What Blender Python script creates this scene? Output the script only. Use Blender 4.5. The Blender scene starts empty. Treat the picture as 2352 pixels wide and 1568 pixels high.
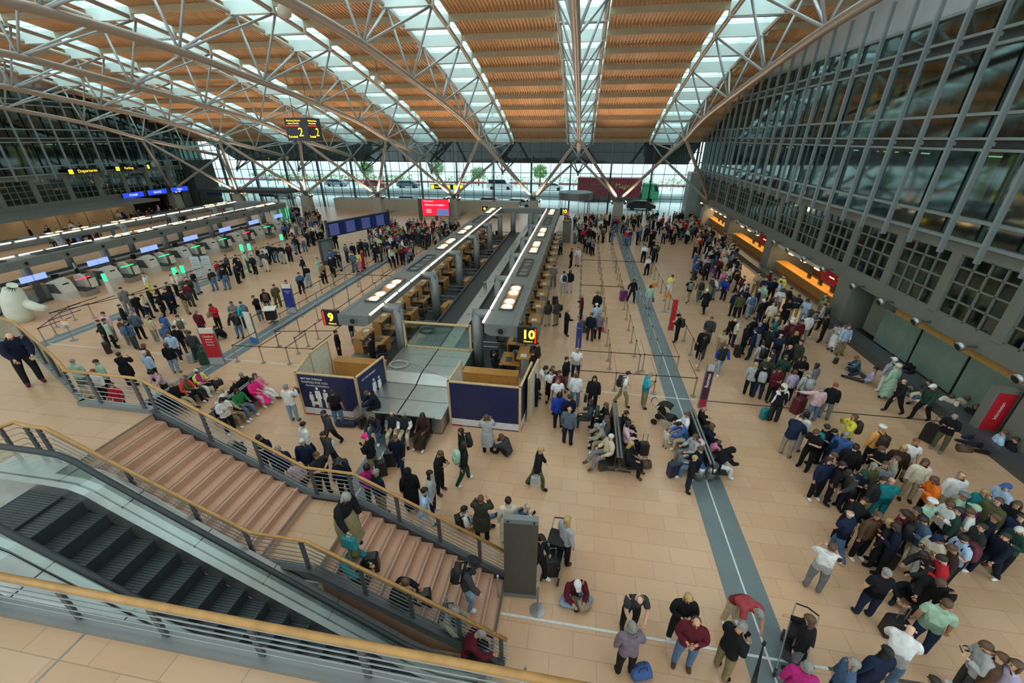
import bpy, bmesh, math, random
from math import sin, cos, pi, radians, sqrt, atan2
from mathutils import Vector, Matrix
S = bpy.context.scene
COL = S.collection
RND = random.Random(7)

# ---------------------------------------------------------------- camera
H = 10.5; FPX = 945.0; PW, PH = 2352, 1568
YAW, PITCH = .16103, .45925
_f = Vector((-sin(YAW)*cos(PITCH), cos(YAW)*cos(PITCH), -sin(PITCH)))
_r = Vector((cos(YAW), sin(YAW), 0)); _u = _r.cross(_f)
cam = bpy.data.cameras.new('camera'); camo = bpy.data.objects.new('camera', cam); COL.objects.link(camo)
cam.sensor_width = 36; cam.lens = 36*FPX/PW; cam.clip_end = 600
camo.matrix_world = Matrix(((_r.x,_u.x,-_f.x,0),(_r.y,_u.y,-_f.y,0),(_r.z,_u.z,-_f.z,H),(0,0,0,1)))
S.camera = camo

def at(u, v, z=0.0):
    """plan position of the point seen at pixel u,v lying at height z"""
    d = _f + _r*((u-PW/2)/FPX) - _u*((v-PH/2)/FPX)
    t = (z-H)/d.z
    return d.x*t, d.y*t

# ---------------------------------------------------------------- light
S.view_settings.view_transform = 'Standard'; S.view_settings.look = 'None'
S.view_settings.exposure = 0.0; S.view_settings.gamma = 1.0; S.view_settings.use_curve_mapping = False
w = bpy.data.worlds.new('world'); S.world = w; w.use_nodes = True
nt = w.node_tree; nt.nodes.clear()
o = nt.nodes.new('ShaderNodeOutputWorld'); b = nt.nodes.new('ShaderNodeBackground')
g = nt.nodes.new('ShaderNodeTexGradient'); tc = nt.nodes.new('ShaderNodeTexCoord'); mp = nt.nodes.new('ShaderNodeMapping')
mp.inputs['Rotation'].default_value = (0, pi/2, 0)
cr = nt.nodes.new('ShaderNodeValToRGB')
cr.color_ramp.elements[0].color = (.80,.93,.96,1); cr.color_ramp.elements[1].color = (.72,.95,1,1)
nt.links.new(tc.outputs['Generated'], mp.inputs['Vector']); nt.links.new(mp.outputs[0], g.inputs[0])
nt.links.new(g.outputs[0], cr.inputs[0]); nt.links.new(cr.outputs[0], b.inputs['Color']); nt.links.new(b.outputs[0], o.inputs[0])
b.inputs['Strength'].default_value = 1.6
def area(name, loc, rot, sx, sy, power, col):
    l = bpy.data.lights.new(name, 'AREA'); l.shape = 'RECTANGLE'; l.size = sx; l.size_y = sy; l.energy = power; l.color = col
    ob = bpy.data.objects.new(name, l); COL.objects.link(ob); ob.location = loc; ob.rotation_euler = rot
    return ob
TX = [-0.88+11.5*k for k in range(1, -6, -1)]          # truss axes
for i, x in enumerate(TX):                              # daylight falling through the glazed strip above each truss
    area('skylight_daylight', (x, 30, 20.2), (0,0,0), 2.8, 56, 1500, (.86,.97,1))
area('rear_fill', (-22, -2, 17.6), (radians(12),0,0), 75, 12, 2300, (.90,.97,1))  # unseen fill panel added below the rear roof to brighten the foreground

# ---------------------------------------------------------------- materials
def lin(c):
    if isinstance(c, str):
        c = [int(c[i:i+2],16)/255 for i in (0,2,4)]
    return tuple((x/12.92 if x<=.04045 else ((x+.055)/1.055)**2.4) for x in c[:3])+(1,)
MATS = {}
def mat(name, c, rough=.6, metal=0., var=.10, scale=6., emit=0., ecol=None, spec=.5, bump=0.):
    if name in MATS: return MATS[name]
    m = bpy.data.materials.new(name); m.use_nodes = True; n = m.node_tree; p = n.nodes['Principled BSDF']
    c = lin(c)
    no = n.nodes.new('ShaderNodeTexNoise'); no.inputs['Scale'].default_value = scale; no.inputs['Detail'].default_value = 2
    t = n.nodes.new('ShaderNodeTexCoord'); n.links.new(t.outputs['Object'], no.inputs['Vector'])
    r = n.nodes.new('ShaderNodeValToRGB')
    r.color_ramp.elements[0].position = .3; r.color_ramp.elements[1].position = .7
    r.color_ramp.elements[0].color = tuple(x*(1-var) for x in c[:3])+(1,); r.color_ramp.elements[1].color = tuple(min(1,x*(1+var)) for x in c[:3])+(1,)
    n.links.new(no.outputs['Fac'], r.inputs[0]); n.links.new(r.outputs[0], p.inputs['Base Color'])
    p.inputs['Roughness'].default_value = rough; p.inputs['Metallic'].default_value = metal
    p.inputs['Specular IOR Level'].default_value = spec
    if emit:
        p.inputs['Emission Color'].default_value = lin(ecol) if ecol else c; p.inputs['Emission Strength'].default_value = emit
    if bump:
        bp = n.nodes.new('ShaderNodeBump'); bp.inputs['Strength'].default_value = bump; n.links.new(no.outputs['Fac'], bp.inputs['Height']); n.links.new(bp.outputs[0], p.inputs['Normal'])
    MATS[name] = m; return m
def glassmat(name, tint, gloss=.12, rough=.03, white=0., fac=.7):
    if name in MATS: return MATS[name]
    m = bpy.data.materials.new(name); m.use_nodes = True; n = m.node_tree; n.nodes.clear()
    o = n.nodes.new('ShaderNodeOutputMaterial'); tr = n.nodes.new('ShaderNodeBsdfTransparent'); tr.inputs[0].default_value = lin(tint)
    gl = n.nodes.new('ShaderNodeBsdfGlossy'); gl.inputs['Roughness'].default_value = rough; gl.inputs[0].default_value = (.8,.95,.95,1)
    lw = n.nodes.new('ShaderNodeLayerWeight'); lw.inputs[0].default_value = .35
    ma = n.nodes.new('ShaderNodeMath'); ma.operation = 'MULTIPLY_ADD'; ma.inputs[1].default_value = fac; ma.inputs[2].default_value = gloss
    n.links.new(lw.outputs['Facing'], ma.inputs[0])
    mx = n.nodes.new('ShaderNodeMixShader'); n.links.new(ma.outputs[0], mx.inputs[0]); n.links.new(tr.outputs[0], mx.inputs[1]); n.links.new(gl.outputs[0], mx.inputs[2])
    out = mx
    if white:
        di = n.nodes.new('ShaderNodeBsdfTranslucent'); di.inputs[0].default_value = (.8,.95,.95,1)
        m2 = n.nodes.new('ShaderNodeMixShader'); m2.inputs[0].default_value = white; n.links.new(mx.outputs[0], m2.inputs[1]); n.links.new(di.outputs[0], m2.inputs[2]); out = m2
    n.links.new(out.outputs[0], o.inputs[0]); MATS[name] = m; return m
def tilemat(name, c1, c2, mortar, tw, th, rough=.32, ox=0., oy=0., msize=.008):
    m = bpy.data.materials.new(name); m.use_nodes = True; n = m.node_tree; p = n.nodes['Principled BSDF']
    geo = n.nodes.new('ShaderNodeNewGeometry'); mp = n.nodes.new('ShaderNodeMapping'); mp.inputs['Location'].default_value = (ox, oy, 0)
    n.links.new(geo.outputs['Position'], mp.inputs['Vector'])
    br = n.nodes.new('ShaderNodeTexBrick'); br.inputs['Scale'].default_value = 1; br.inputs['Brick Width'].default_value = tw; br.inputs['Row Height'].default_value = th
    br.inputs['Mortar Size'].default_value = msize; br.inputs['Mortar Smooth'].default_value = .4; br.offset = .5
    br.inputs['Color1'].default_value = lin(c1); br.inputs['Color2'].default_value = lin(c2); br.inputs['Mortar'].default_value = lin(mortar)
    n.links.new(mp.outputs[0], br.inputs['Vector'])
    no = n.nodes.new('ShaderNodeTexNoise'); no.inputs['Scale'].default_value = .35; no.inputs['Detail'].default_value = 5; n.links.new(geo.outputs['Position'], no.inputs['Vector'])
    mx = n.nodes.new('ShaderNodeMix'); mx.data_type = 'RGBA'; mx.blend_type = 'MULTIPLY'; mx.inputs[0].default_value = .22
    n.links.new(br.outputs['Color'], mx.inputs[6]); n.links.new(no.outputs['Color'], mx.inputs[7]); 
    hs = n.nodes.new('ShaderNodeHueSaturation'); hs.inputs['Saturation'].default_value = 0; n.links.new(no.outputs['Color'], hs.inputs['Color']); hs.inputs['Value'].default_value = 1.7
    n.links.new(hs.outputs[0], mx.inputs[7])
    n.links.new(mx.outputs[2], p.inputs['Base Color']); p.inputs['Roughness'].default_value = rough; p.inputs['Specular IOR Level'].default_value = .45
    MATS[name] = m; return m
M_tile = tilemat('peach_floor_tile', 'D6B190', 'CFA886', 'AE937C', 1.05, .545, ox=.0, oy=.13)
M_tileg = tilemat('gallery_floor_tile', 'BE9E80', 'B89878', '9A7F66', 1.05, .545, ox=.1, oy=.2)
M_stripe = mat('slate_blue_stone', '6E7C80', .38, 0, .06, 2.)
M_white = mat('white_line_inlay', 'D8DEDC', .4)
M_dark = mat('dark_inlay', '55504A', .4)
M_panel = mat('grey_green_stone_panel', '75776E', .6, 0, .05, 1.2)
M_panel2 = mat('dark_wall_cladding', '3B403F', .55)
M_steel = mat('painted_steel_tube', 'A79B90', .42, .25, .05, 2.)
M_steel2 = mat('painted_steel_brace', 'A9ADAE', .42, .25, .05, 2.)
M_deck = mat('orange_trapezoid_deck', 'E4B88A', .55, 0, .05, 1.)
M_purl = mat('beige_purlin', 'B5A486', .5, 0, .05, 1.)
M_purlw = mat('white_purlin', 'DDE6E2', .5, 0, .04, 1.)
M_fin = mat('pale_grey_fin', '8E9A9C', .4, .3, .05, 2.)
M_trans = mat('pale_grey_transom', '99A3A3', .4, .3, .05, 2.)
M_frame = mat('dark_mullion', '3E4644', .4, .4, .05)
M_metal = mat('brushed_stainless', 'B4B6B4', .34, .85, .06, 3.)
M_metal2 = mat('dull_steel', '8E9494', .4, .8, .06, 3.)
M_grey = mat('grey_painted_metal', '7C8282', .42, .3, .04, 2.)
M_grey2 = mat('dark_grey_metal', '53575A', .45, .3, .05, 2.)
M_black = mat('black_plastic', '17181A', .45)
M_rubber = mat('black_rubber_belt', '2B3134', .55, 0, .08, 3.)
M_wood = mat('honey_wood', 'B58242', .4, 0, .12, 4.)
M_wood2 = mat('handrail_oak', 'AC824A', .38, 0, .15, 5.)
M_batten = mat('pale_batten', 'C9AE84', .5)
M_navy = mat('navy_panel', '1B2350', .45, 0, .06, 1.)
M_cream = mat('cream_board', 'DAD8C8', .6)
M_red = mat('red_board', 'C0202E', .4)
M_post = mat('satin_post', 'A09488', .4, .3, .05)
M_belt = mat('queue_belt', '4E4A49', .7)
M_carpet = mat('dark_grey_carpet', '3F464A', .9, 0, .12, 8.)
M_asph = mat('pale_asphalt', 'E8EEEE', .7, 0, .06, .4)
M_glass = glassmat('facade_glass', 'F4FCFA', .03)
M_gdark = glassmat('tinted_curtain_glass', '83A098', .07, .06, fac=.33)
M_glclear = glassmat('balustrade_glass', 'D4E4DE', .06)
M_skyl = glassmat('skylight_glass', 'E8FFFF', .03, white=.25)
M_lampw = mat('warm_lamp', 'FFD9A0', .4, emit=10, ecol='FFC27A')
M_tubel = mat('tube_lamp', 'FFF3DC', .4, emit=2.6, ecol='FFE9C8')
M_green = mat('green_light', '30F090', .4, emit=2.2, ecol='20F080')

# ---------------------------------------------------------------- mesh helpers
class MB:
    def __init__(s): s.v = []; s.f = []; s.m = []
    def add(s, vs, fs, mi=0):
        o = len(s.v); s.v += [tuple(q) for q in vs]; s.f += [tuple(i+o for i in q) for q in fs]; s.m += [mi]*len(fs); return s
    def box(s, x0, x1, y0, y1, z0, z1, mi=0):
        return s.add([(x0,y0,z0),(x1,y0,z0),(x1,y1,z0),(x0,y1,z0),(x0,y0,z1),(x1,y0,z1),(x1,y1,z1),(x0,y1,z1)],
            [(0,3,2,1),(4,5,6,7),(0,1,5,4),(1,2,6,5),(2,3,7,6),(3,0,4,7)], mi)
    def obox(s, c, half, rz=0., mi=0, rx=0.):
        m = Matrix.Rotation(rz,3,'Z') @ Matrix.Rotation(rx,3,'X'); vs = []
        for z in (-1,1):
            for x,y in ((-1,-1),(1,-1),(1,1),(-1,1)): vs.append(Vector(c)+m@Vector((x*half[0],y*half[1],z*half[2])))
        return s.add(vs, [(0,3,2,1),(4,5,6,7),(0,1,5,4),(1,2,6,5),(2,3,7,6),(3,0,4,7)], mi)
    def tube(s, pts, r, n=8, mi=0, cap=True, rr=None):
        pts = [Vector(p) for p in pts]; rings = []
        for i, p in enumerate(pts):
            d = (pts[min(i+1,len(pts)-1)]-pts[max(i-1,0)]).normalized()
            a = Vector((0,0,1)) if abs(d.z)<.9 else Vector((1,0,0)); x = d.cross(a).normalized(); y = x.cross(d)
            q = rr[i] if rr else r
            rings.append([p+(x*cos(2*pi*k/n)+y*sin(2*pi*k/n))*q for k in range(n)])
        vs = [v for g in rings for v in g]; fs = []
        for i in range(len(pts)-1):
            for k in range(n): fs.append((i*n+k, i*n+(k+1)%n, (i+1)*n+(k+1)%n, (i+1)*n+k))
        if cap: fs += [tuple(range(n-1,-1,-1)), tuple((len(pts)-1)*n+k for k in range(n))]
        return s.add(vs, fs, mi)
    def cyl(s, x, y, z0, z1, r, n=12, mi=0, r2=None): return s.tube([(x,y,z0),(x,y,z1)], r, n, mi, rr=[r, r if r2 is None else r2])
    def prism(s, poly, axis, a, b, mi=0):
        """poly of 2D points extruded along axis from a to b"""
        def P(p,t): return {'x':(t,p[0],p[1]),'y':(p[0],t,p[1]),'z':(p[0],p[1],t)}[axis]
        n = len(poly); vs = [P(p,a) for p in poly]+[P(p,b) for p in poly]
        fs = [tuple(range(n)), tuple(range(2*n-1,n-1,-1))]+[(i,(i+1)%n+0,(i+1)%n+n,i+n)[::-1] for i in range(n)]
        return s.add(vs, fs, mi)
    def sphere(s, c, r, n=10, mi=0, k=6, sc=(1,1,1)):
        vs = [Vector((c[0],c[1],c[2]+r*sc[2]))]; fs = []
        for i in range(1,k):
            t = pi*i/k
            for j in range(n): vs.append(Vector((c[0]+r*sc[0]*sin(t)*cos(2*pi*j/n), c[1]+r*sc[1]*sin(t)*sin(2*pi*j/n), c[2]+r*sc[2]*cos(t))))
        vs.append(Vector((c[0],c[1],c[2]-r*sc[2]))); L = len(vs)-1
        for j in range(n):
            fs.append((0,1+j,1+(j+1)%n))
            for i in range(k-2): a = 1+i*n; fs.append((a+j,a+n+j,a+n+(j+1)%n,a+(j+1)%n))
            fs.append((L,1+(k-2)*n+(j+1)%n,1+(k-2)*n+j))
        return s.add(vs, fs, mi)
    def mesh(s, name, mats, smooth=False):
        me = bpy.data.meshes.new(name); me.from_pydata(s.v, [], s.f); 
        if not isinstance(mats,(list,tuple)): mats = [mats]
        for m in mats: me.materials.append(m)
        if len(mats)>1: me.polygons.foreach_set('material_index', s.m)
        if smooth: me.polygons.foreach_set('use_smooth', [True]*len(s.f))
        bm = bmesh.new(); bm.from_mesh(me); bmesh.ops.recalc_face_normals(bm, faces=bm.faces); bm.to_mesh(me); bm.free()
        me.update(); return me
    def build(s, name, mats, parent=None, smooth=False, loc=None, label=None):
        ob = bpy.data.objects.new(name, s.mesh(name, mats, smooth)); COL.objects.link(ob)
        if parent: ob.parent = parent
        if loc: ob.location = loc
        if label: ob['label'] = label
        return ob
def tag(o, label, cat, group=None, kind=None):
    o['label'] = label; o['category'] = cat
    if group: o['group'] = group
    if kind: o['kind'] = kind
    return o
def thing(name, label, cat, loc=(0,0,0), rz=0, group=None):
    o = bpy.data.objects.new(name, None); COL.objects.link(o); o.location = loc; o.rotation_euler = (0,0,rz); o.empty_display_size = .2
    return tag(o, label, cat, group)
def struct(o): o['kind'] = 'structure'; return o
KIDS = {}
def kids(o): return [c for c in bpy.data.objects if c.parent == o]
def copy_tree(o, loc=None, rz=None, label=None, parent=None, group=None):
    c = o.copy(); COL.objects.link(c)
    if parent is not None: c.parent = parent
    if loc is not None: c.location = loc
    if rz is not None: c.rotation_euler = (0,0,rz)
    if label: c['label'] = label
    if group: c['group'] = group
    for ch in o.children: copy_tree(ch, parent=c)
    return c
def textobj(txt, size, m, parent, loc, rot=(0,0,0), name='lettering', ext=.004, align='CENTER', bold=0.):
    cu = bpy.data.curves.new(name,'FONT'); cu.body = txt; cu.size = size; cu.extrude = ext; cu.align_x = align; cu.align_y = 'CENTER'; cu.offset = bold
    cu.resolution_u = 3
    tmp = bpy.data.objects.new('tmp', cu); COL.objects.link(tmp); dg = bpy.context.evaluated_depsgraph_get()
    me = bpy.data.meshes.new_from_object(tmp.evaluated_get(dg)); bpy.data.objects.remove(tmp); me.name = name
    me.materials.clear(); me.materials.append(m)
    ob = bpy.data.objects.new(name, me); COL.objects.link(ob); ob.parent = parent; ob.location = loc; ob.rotation_euler = rot
    return ob
M_txw = mat('white_lettering', 'E8E8E4', .5); M_txy = mat('yellow_lettering', 'FFD83A', .5, emit=1.6, ecol='FFD83A'); M_txk = mat('dark_lettering', '222222', .5)
# ================================================================ SETTING
SPAN = 11.5; COLX = [4.87-SPAN*k for k in range(6)]     # column and stripe axes
FY = 67.0                                                # street facade
XR, XL = 16.2, -64.0
b = MB().box(XL-8, XR+8, -6, FY, -.3, 0); struct(b.build('floor', M_tile))
k = 1
for x in COLX[:4]:
    struct(MB().box(x-.53, x+.53, -5, FY-.2, 0, .004).build('trim_%d'%k, M_stripe)); k += 1
    struct(MB().box(x-.022, x+.022, -5, FY-.2, .004, .006).build('trim_%d'%k, M_white)); k += 1
for y in (6.0, 16.45):
    struct(MB().box(-29.5, 6.1, y-.03, y+.03, .006, .009).build('trim_%d'%k, M_white)); k += 1
    struct(MB().box(6.1, XR-.6, y-.04, y+.04, .0, .005).build('trim_%d'%k, M_dark)); k += 1
for y in (26.9, 37.4, 47.8):
    struct(MB().box(XL, XR, y-.03, y+.03, .0, .003).build('trim_%d'%k, M_tileg)); k += 1

# ---- roof: curves along Y
TBOT = [(-2,13.9),(5.5,14.9),(12.2,15.4),(18.9,15.5),(25.6,15.05),(32.4,14.15),(39,13.2),(45.9,12.05),(52.3,10.4),(58.5,9.15),(64.6,7.95)]
TTOP = [(-2,18.2),(5.5,19.1),(12.2,19.7),(19.4,19.75),(26.2,19.3),(33.1,18.4),(39.7,17.3),(46.3,15.9),(53,14.2),(59.3,12.4),(66.0,9.9)]
def interp(T, y):
    if y <= T[0][0]: return T[0][1]
    for (a,za),(c,zc) in zip(T, T[1:]):
        if y <= c: return za+(zc-za)*(y-a)/(c-a)
    (a,za),(c,zc) = T[-2], T[-1]; return zc+(zc-za)/(c-a)*(y-c)
def smooth(T):
    out = []
    for i in range(len(T)-1):
        p0 = T[max(i-1,0)]; p1 = T[i]; p2 = T[i+1]; p3 = T[min(i+2,len(T)-1)]
        for j in range(4):
            t = j/4
            out.append(tuple(.5*((2*p1[q])+(-p0[q]+p2[q])*t+(2*p0[q]-5*p1[q]+4*p2[q]-p3[q])*t*t+(-p0[q]+3*p1[q]-3*p2[q]+p3[q])*t**3) for q in (0,1)))
    return out+[T[-1]]
SB, ST = smooth(TBOT), smooth(TTOP)
def make_truss():
    root = thing('roof_truss', 'arched tubular steel roof truss', 'roof truss', (0,0,0), 0, 'arched trusses under the roof')
    MB().tube([(0,y,z) for y,z in SB], .23, 10).build('bottom_chord', M_steel, root, True)
    for s in (-1,1): MB().tube([(s*1.62,y,z) for y,z in ST], .16, 8).build('top_chord', M_steel, root, True)
    for i in range(1, len(TBOT)):
        yb, zb = TBOT[i]
        m = MB()
        for s in (-1,1):
            m.tube([(0,yb,zb),(s*1.62,)+TTOP[i]], .085, 6)
            if i+1 < len(TTOP): m.tube([(0,yb,zb),(s*1.62,)+TTOP[i+1]], .085, 6)
        m.build('brace', M_steel2, root, True)
        MB().tube([(-1.62,)+TTOP[i],(1.62,)+TTOP[i]], .08, 6).build('cross_tube', M_steel2, root, True)
        if i+1 < len(TTOP):
            y = (TTOP[i][0]+TTOP[i+1][0])/2; z = interp(ST,y); MB().tube([(-1.62,y,z-.1),(1.62,y,z-.1)], .07, 6).build('cross_tube', M_steel2, root, True)
    return root
names = ['arched roof truss at the far right beside the right-hand glass wall', 'arched roof truss running straight above the middle of the check-in island side',
 'second arched roof truss left of the centre one', 'third arched roof truss left of the centre one, passing the terminal sign',
 'fourth arched roof truss left of the centre one', 'fifth arched roof truss left of the centre one', 'outermost left arched roof truss next to the left glass wall']
tr0 = make_truss(); tr0.location = (TX[0],0,0); tr0['label'] = names[0]
for i in range(1,7): copy_tree(tr0, (TX[i],0,0), label=names[i])
# struts fanning from each column to the trusses, columns
def column(x, nm, left=True, right=True):
    root = thing('branching_column', nm, 'column', (x, 59.5, 0), 0, 'columns carrying the roof along the street facade')
    m = MB(); m.tube([(0,0,0),(0,0,2.75)], .95, 4, rr=[1.0,.82]); o = m.build('pier', mat('pale_concrete','A3A297',.6,0,.06,1.5), root); o.rotation_euler = (0,0,pi/4)
    MB().cyl(0,0,2.7,3.1,.35,12,r2=.3).build('bearing', M_grey2, root)
    for s, ok in ((-1,left),(1,right)):
        if not ok: continue
        d = SPAN/2*s
        MB().tube([(0,0,3.0),(d*.12,-.85,3.9),(d,-7.2,10.4)], .2, 8, rr=[.11,.2,.17]).build('strut', M_steel, root, True)
        MB().tube([(0,0,3.0),(d*.12,.6,3.6),(d,5.1,7.95)], .2, 8, rr=[.11,.19,.15]).build('strut', M_steel, root, True)
    for s in (-1,1):
        for q in (-1,1):
            l = MB().tube([(s*.75,q*.3,2.5),(s*.95,q*.3,2.85)], .1, 8).build('uplight', M_grey2, root)
            MB().tube([(s*.95,q*.3,2.85),(s*.965,q*.3,2.88)], .09, 8).build('lens', M_lampw, l)
    return root
cn = ['branching steel column standing on a grey pier right of the revolving door', 'branching steel column behind the far end of the check-in island',
 'branching steel column on a grey pier beside the red screen', 'branching steel column on a grey pier behind the blue departures board',
 'branching steel column on a grey pier behind the green-lit kiosks', 'leftmost branching steel column at the grey glazed kiosk']
for x, nm in zip(COLX, cn): column(x, nm)
column(16.4, 'branching steel strut against the right-hand wall', True, False); column(-64.2, 'branching steel strut against the left-hand wall', False, True)
for x in COLX:                                           # warm uplight thrown up the struts
    l = bpy.data.lights.new('column_uplight','SPOT'); l.energy = 2600; l.color = (1,.76,.52); l.spot_size = radians(120); l.spot_blend = .7; l.shadow_soft_size = .2
    ob = bpy.data.objects.new('column_uplight', l); COL.objects.link(ob); ob.location = (x, 58.3, 2.6); ob.rotation_euler = (radians(-150),0,0)
# decks, purlins, skylights
Y0, Y1 = -14.0, 67.5
ys = [Y0+(Y1-Y0)*i/34 for i in range(35)]
n = 1
edges = [(TX[i+1]+1.9, TX[i]-1.9) for i in range(6)]+[(TX[0]+1.9, XR+2),(XL-2, TX[6]-1.9)]
for x0, x1 in edges:
    m = MB(); nx = max(4, int((x1-x0)/.27)); prof = []
    for j in range(nx):
        a = x0+(x1-x0)*j/nx; p = (x1-x0)/nx
        prof += [(a,0),(a+p*.42,0),(a+p*.5,.11),(a+p*.92,.11)]
    prof.append((x1,0)); P = len(prof); vs = []
    for y in ys:
        z = interp(ST,y)+.62; vs += [(px,y,z+pz) for px,pz in prof]
    fs = [(i*P+j,i*P+j+1,(i+1)*P+j+1,(i+1)*P+j) for i in range(len(ys)-1) for j in range(P-1)]
    m.add(vs, fs); o = struct(m.build('ceiling_deck', M_deck)); o.name = 'ceiling' if n==1 else 'ceiling.%03d'%(n-1); n += 1
y = 12.6; i = 0
while y < 67:
    z = interp(ST,y)+.18
    root = tag(MB().prism([(y-.11,z),(y+.11,z),(y+.11,z+.42),(y-.11,z+.42)],'x',XL-1,XR+1).build('roof_purlin', M_purl),
        'beige roof purlin running across the hall under the orange deck', 'roof beam', 'beige purlins across the hall')
    for x in TX:
        MB().prism([(y-.13,z-.34),(y+.13,z-.34),(y+.13,z+.44),(y-.13,z+.44)],'x',x-1.88,x+1.88).build('white_section', M_purlw, root)
    y += 3.35
n = 1
for x in TX:
    m = MB(); f = MB()
    for i in range(len(ys)-1):
        a, c = ys[i], ys[i+1]; za, zc = interp(ST,a)+.95, interp(ST,c)+.95
        m.add([(x-1.9,a,za),(x+1.9,a,za),(x+1.9,c,zc),(x-1.9,c,zc)], [(0,1,2,3)])
    y = Y0
    while y < 67:
        z = interp(ST,y)+.86; f.box(x-1.9,x+1.9,y-.035,y+.035,z,z+.08); y += .84
    for s in (-1,1):
        for i in range(len(ys)-1):
            a, c = ys[i], ys[i+1]; za, zc = interp(ST,a), interp(ST,c)
            f.add([(x+s*1.9,a,za+.55),(x+s*1.9,c,zc+.55),(x+s*1.9,c,zc+1.0),(x+s*1.9,a,za+1.0)], [(0,1,2,3)])
    o = struct(m.build('window_%d'%n, M_skyl)); f.build('window_frame', M_purlw, o); n += 1
NWIN = n

# ---- right-hand and left-hand walls (mirrored build)
M_room = mat('office_interior', '4A4D44', .8, 0, .3, .5)
M_lit = mat('lit_office', 'C8A870', .8, emit=.55, ecol='E8B878'); M_blind = mat('window_blind', '8B9A90', .7, 0, .15, 3.)
M_clere = mat('pale_clerestory_panel', 'BFC4CA', .6, 0, .05, 1.)
def side_wall(X, s, side):
    """s=+1: hall lies at smaller x (right wall); s=-1 mirrored"""
    global NWIN
    def bx(m, a, b, y0, y1, z0, z1, mi=0):            # a,b offsets outward from wall face
        p, q = X+s*a, X+s*b; m.box(min(p,q), max(p,q), y0, y1, z0, z1, mi)
    W0 = 4.0
    w = MB()
    bx(w, 0, .5, W0, FY, 2.75, 3.45)                     # beam
    bx(w, 0, .5, W0, FY, 6.05, 6.5)
    bx(w, 4.2, 4.5, W0, FY, -.1, 24)                     # back of the rooms
    for z in (3.0, 6.2, 10.1, 14.1): bx(w, .5, 4.2, W0, FY, z, z+.25)
    piers = [7.0, 10.6, 14.1, 17.1-0.0, 20.5, 24.05, 27.75, 31.3, 34.85, 38.4, 41.9, 45.5, 49.0, 52.6, 56.1, 59.6, 63.1, 66.6]
    for y in piers: bx(w, -.02, .5, y-.26, y+.26, 3.4, 6.1)
    struct(w.build('wall_'+side, M_panel))
    lw = MB()
    big = [14.6, 26.9, 38.6, 50.2, 61.5]
    for y in big: bx(lw, -.05, 4.2, y-.55 if y<20 else y-.75, y+.55 if y<20 else y+.75, 0, 2.78)
    struct(lw.build('wall_'+side+'_piers', M_panel))
    pl = MB(); bx(pl, -.75, .2, W0, FY, 0, .42); o = struct(pl.build('trim_9%d'%(1 if s>0 else 2), M_grey2))
    k = 0
    for y0, y1 in zip(piers, piers[1:]):                 # window grids
        a, c = y0+.26, y1-.26; f = MB(); g = MB(); wd = (c-a)/4
        for j in range(5): bx(f, .05, .2, a+j*wd-.03, a+j*wd+.03, 3.45, 6.05)
        for z in (3.45,4.15,4.85,5.5,6.0): bx(f, .05, .2, a, c, z, z+.06)
        bx(g, .12, .14, a, c, 3.45, 6.05)
        o = struct(f.build('window_%d'%NWIN, M_panel)); g.build('pane', M_gdark, o); NWIN += 1
        bl = MB(); has = False
        for j in range(4):
            for z0, z1 in ((4.2,4.83),(4.9,5.48)):
                if RND.random() < (.75 if s>0 and y0<45 else .25): bx(bl, .3, .32, a+j*wd+.05, a+(j+1)*wd-.05, z0, z1); has = True
        if has: bl.build('blind', M_blind, o)
        k += 1
    # curtain wall above
    tr = MB()
    for z, h in ((6.5,.12),(7.35,.12),(10.0,.1),(10.42,.1),(11.33,.12),(13.85,.12),(14.38,.12),(15.45,.14)): bx(tr, -.12, .1, W0, FY, z, z+h)
    struct(tr.build('trim_8%d'%(1 if s>0 else 2), M_trans))
    sp = MB()
    for z0, z1 in ((6.5,6.56),(10.1,10.42),(13.97,14.38)): bx(sp, .1, .3, W0, FY, z0, z1)
    struct(sp.build('trim_7%d'%(1 if s>0 else 2), M_panel2))
    g = MB(); bx(g, .12, .14, W0, FY, 6.5, 15.5); o = struct(g.build('window_%d'%NWIN, M_gdark)); NWIN += 1
    mu = MB(); y = 5.1
    while y < FY: bx(mu, .14, .3, y-.06, y+.06, 6.5, 15.5); y += .975
    mu.build('window_frame', M_frame, o)
    cl = MB(); bx(cl, .1, .2, W0, FY, 15.6, 20.5); struct(cl.build('wall_'+side+'_clerestory', M_clere))
    y = 7.15; first = None
    while y < FY:
        if first is None:
            m = MB(); m.box(-.09,.09,-.07,.07,6.0,17.0); m.box(-.03,.2,-.04,.04,10.2,10.35); m.box(-.03,.2,-.04,.04,14.1,14.25)
            first = tag(m.build('facade_fin', M_fin), 'pale grey vertical steel fin of the %s glass wall'%('right-hand' if s>0 else 'left-hand'), 'facade fin', 'vertical fins of the %s glass wall'%('right' if s>0 else 'left'))
            first.location = (X-s*.5, y, 0); first.scale.x = s
        else:
            c = first.copy(); COL.objects.link(c); c.location = (X-s*.5, y, 0)
        y += 1.95
    rp = MB(); q_ = random.Random(5 if s>0 else 6); y = 5.2
    while y < FY-2:
        for z0, z1 in ((7.45,9.95),(11.45,13.8)):
            if q_.random() < .4: a_ = q_.uniform(1.0,2.6); bx(rp, a_, a_+.05, y, y+1.85, z0, z1)
        y += 1.95
    struct(rp.build('office_partitions', mat('office_partition','8A8C78',.8,0,.2,1.)))
    # lit rooms seen through the glass
    L = MB()
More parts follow.
